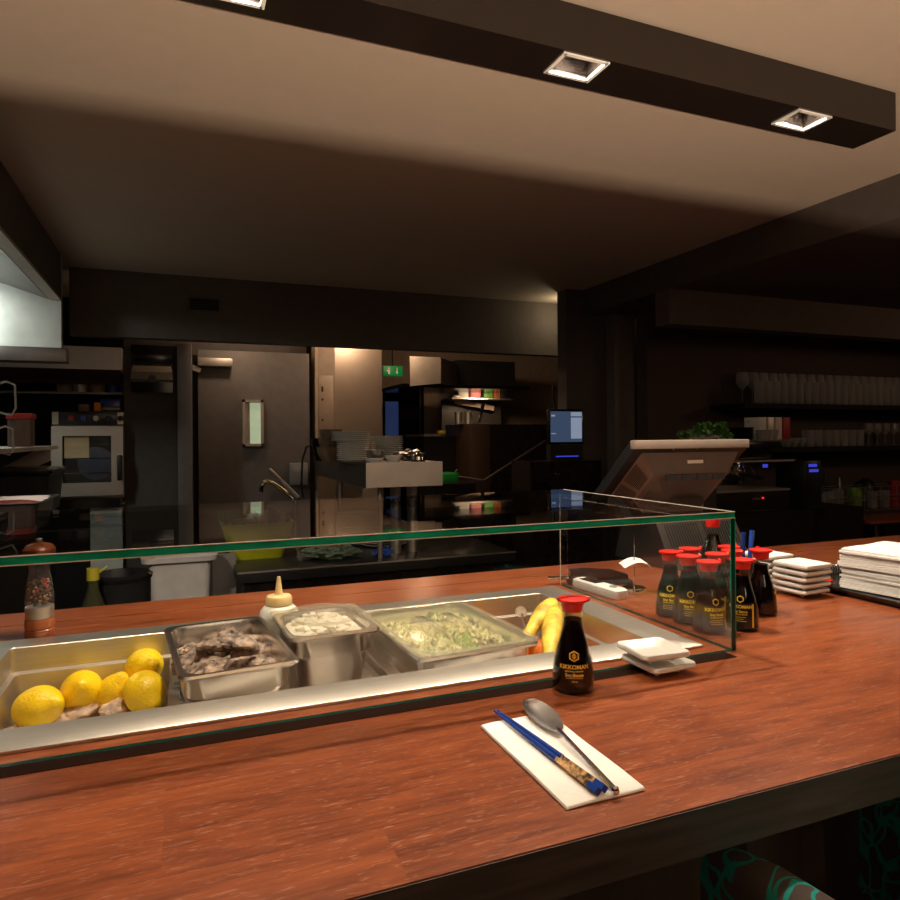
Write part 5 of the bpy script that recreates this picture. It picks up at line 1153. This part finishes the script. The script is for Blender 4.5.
# grinder with display
g1 = aty(800, 461, 2.4)
gr = thing('coffee_grinder', 'dark coffee grinder with blue display right of the machine', 'grinder', (g1.x+.085, 2.40, zb_)); hg = g1.z-zb_
MB().box(-.05, .06, 0, .18, 0, hg, bev=.008).build('grinder_body', MT['black'], gr)
b = MB(); b.box(-.030, .020, -.006, -.0005, hg-.030, hg-.016); b.box(-.026, .030, -.006, -.0005, hg-.055, hg-.042); b.build('display', MT['blueglow'], gr, smooth=0)
gb_ = MB().box(e0.x+W_+.055, e0.x+W_+.32, 2.36, 2.9, 0, zb_-.001).build('grinder_stand', MT['lacq']); tag(gb_, 'dark stand under the coffee grinder', 'stand')
# cups etc on machine
for i, (px, h_) in enumerate(((748, .05), (754, .05), (761, .05), (758, .10))):
    p = aty(px, 440, EY+.2); o = MB().lathe([(0, 0), (.016, 0), (.024, h_), (.022, h_), (.014, .004), (0, .004)], seg=16).build('espresso_glass', MT['glassw']); o.location = (p.x, EY+.12+(.12 if i == 3 else .0), zt_+.004); tag(o, ['first', 'second', 'third', 'tall'][i]+' small glass standing on top of the espresso machine', 'glass', 'glasses on the espresso machine')
for k in range(6):
    o = MB().lathe([(0, 0), (.05, 0), (.062, .012), (.060, .012), (.048, .003), (0, .003)], seg=24).build('black_saucer', MT['black']); p = aty(741, 440, EY+.15); o.location = (p.x, EY+.15, zt_+.004+k*.010); tag(o, 'black saucer, %s from the bottom of the pile on the espresso machine' % ORD[k] if k < 5 else 'topmost black saucer of the pile on the espresso machine', 'saucer', 'black saucers on the espresso machine')
# leafy plant
lp = aty(705, 441, 2.2)
plb = thing('leafy_herbs', 'bunch of leafy greens in a pale crinkled wrapper behind the till', 'greens', (lp.x, 2.2, lp.z-.02))
b = MB(); random.seed(14)
for k in range(90): leaf(b, random.uniform(-.03, .10), random.uniform(-.05, .05), .02+random.uniform(0, .065), random.uniform(.03, .05), 0, 1.2)
for k in range(12): leaf(b, -.10+random.uniform(-.02, .04), random.uniform(-.03, .03), .035+random.uniform(0, .03), .035, 0, 1.0)
b.build('leaves', MT['plant'], plb, fix=False)['kind'] = 'stuff'
b = MB(); bmesh.ops.create_icosphere(b.bm, subdivisions=4, radius=.06)
for v in b.bm.verts: v.co = Vector((v.co.x*1.6, v.co.y, v.co.z*.45+.02))*(1+.4*noise.noise(v.co*30))
b.build('wrapper', mat('grey_wrap', (.22, .19, .17), .4), plb, smooth=50)
o = MB().box(lp.x-.2, aty(716, 450, 2.12).x, 2.12, 2.30, 0, lp.z-.045).build('till_cabinet', MT['blackm']); tag(o, 'dark cabinet behind the till carrying the greens', 'cabinet')
# glass rack
RK = 2.98
ra = aty(822, 513, RK); rb = aty(900, 480, RK)
rk = thing('wire_glass_rack', 'pale wire rack of glassware on the back bar', 'rack', (ra.x, RK, bz+.001)); RW = (rb.x-ra.x)+.12; RH = .15
b = MB()
for k in range(12): b.tube([(k*RW/11, 0, .0025), (k*RW/11-.004, 0, RH)], .0022, 6)
for z in (.004, RH*.45, RH*.62, RH): b.tube([(0, 0, z), (RW, 0, z)], .0025, 6)
for k in range(2):
    for z in (.004, RH*.5, RH): b.tube([(k*RW, 0, z), (k*RW, .14, z)], .0025, 6)
for z in (.004, RH): b.tube([(0, .14, z), (RW, .14, z)], .0025, 6)
b.build('wires', mat('rack_wire', (.30, .34, .36), .35, metal=.5), rk)
gbp = aty(855, 500, RK+.06); o = MB().lathe([(0, 0), (.038, 0), (.04, .004), (.04, .12), (.036, .14), (0, .14)], seg=24).build('green_jug', mat('lime_glass', (.22, .42, .03), .2)); o.location = (gbp.x, RK+.06, bz+.004); tag(o, 'lime green jug inside the wire rack', 'jug')
for i, (px, h_, m) in enumerate(((872, .11, 'glassw'), (884, .11, 'glassw'), (894, .17, 'redbox'), (838, .13, 'glassw'), (829, .12, 'glassw'))):
    p = aty(px, 500, RK+.07); o = MB().lathe([(0, 0), (.03, 0), (.034, h_), (.032, h_), (.028, .004), (0, .004)], seg=18).build('rack_cup', MT[m]); o.location = (p.x, RK+.07, bz+.006)
    tag(o, ['clear cup right of the green jug in the rack', 'clear cup beside the red one in the rack', 'tall red cup at the right of the wire rack', 'clear cup left of the green jug in the rack', 'leftmost clear cup inside the wire rack'][i], 'cup')
for k in range(7):
    p = aty(802+k*3.4, 500, 2.92); o = MB().lathe([(0, 0), (.022, 0), (.026, .12), (.024, .12), (.02, .004), (0, .004)], seg=14).build('upturned_glass', MT['glassw']); o.location = (aty(795+k*4.5, 500, 2.99).x, 2.99+.06*(k % 2), bz+.001); tag(o, 'glass in the dark cluster left of the wire rack, %s from the left' % ORD[k], 'glass', 'glasses clustered on the back bar')
for px, r_, h_, lb in ((863, .06, .19, 'rounded black pot behind the wire rack'), (826, .015, .24, 'slim black bottle behind the glasses'), (840, .012, .2, 'slim pale bottle behind the rack')):
    o = MB().lathe([(0, 0), (r_, 0), (r_, h_*.6), (r_*.8, h_*.85), (r_*.3, h_), (0, h_)], seg=20).build('bar_pot' if r_ > .05 else 'bar_bottle', MT['black'] if 'black' in lb else MT['steelr']); o.location = (aty(px, 490, 3.155).x, 3.135 if r_ > .05 else 3.16, bz+.001); tag(o, lb, 'pot' if r_ > .05 else 'bottle')
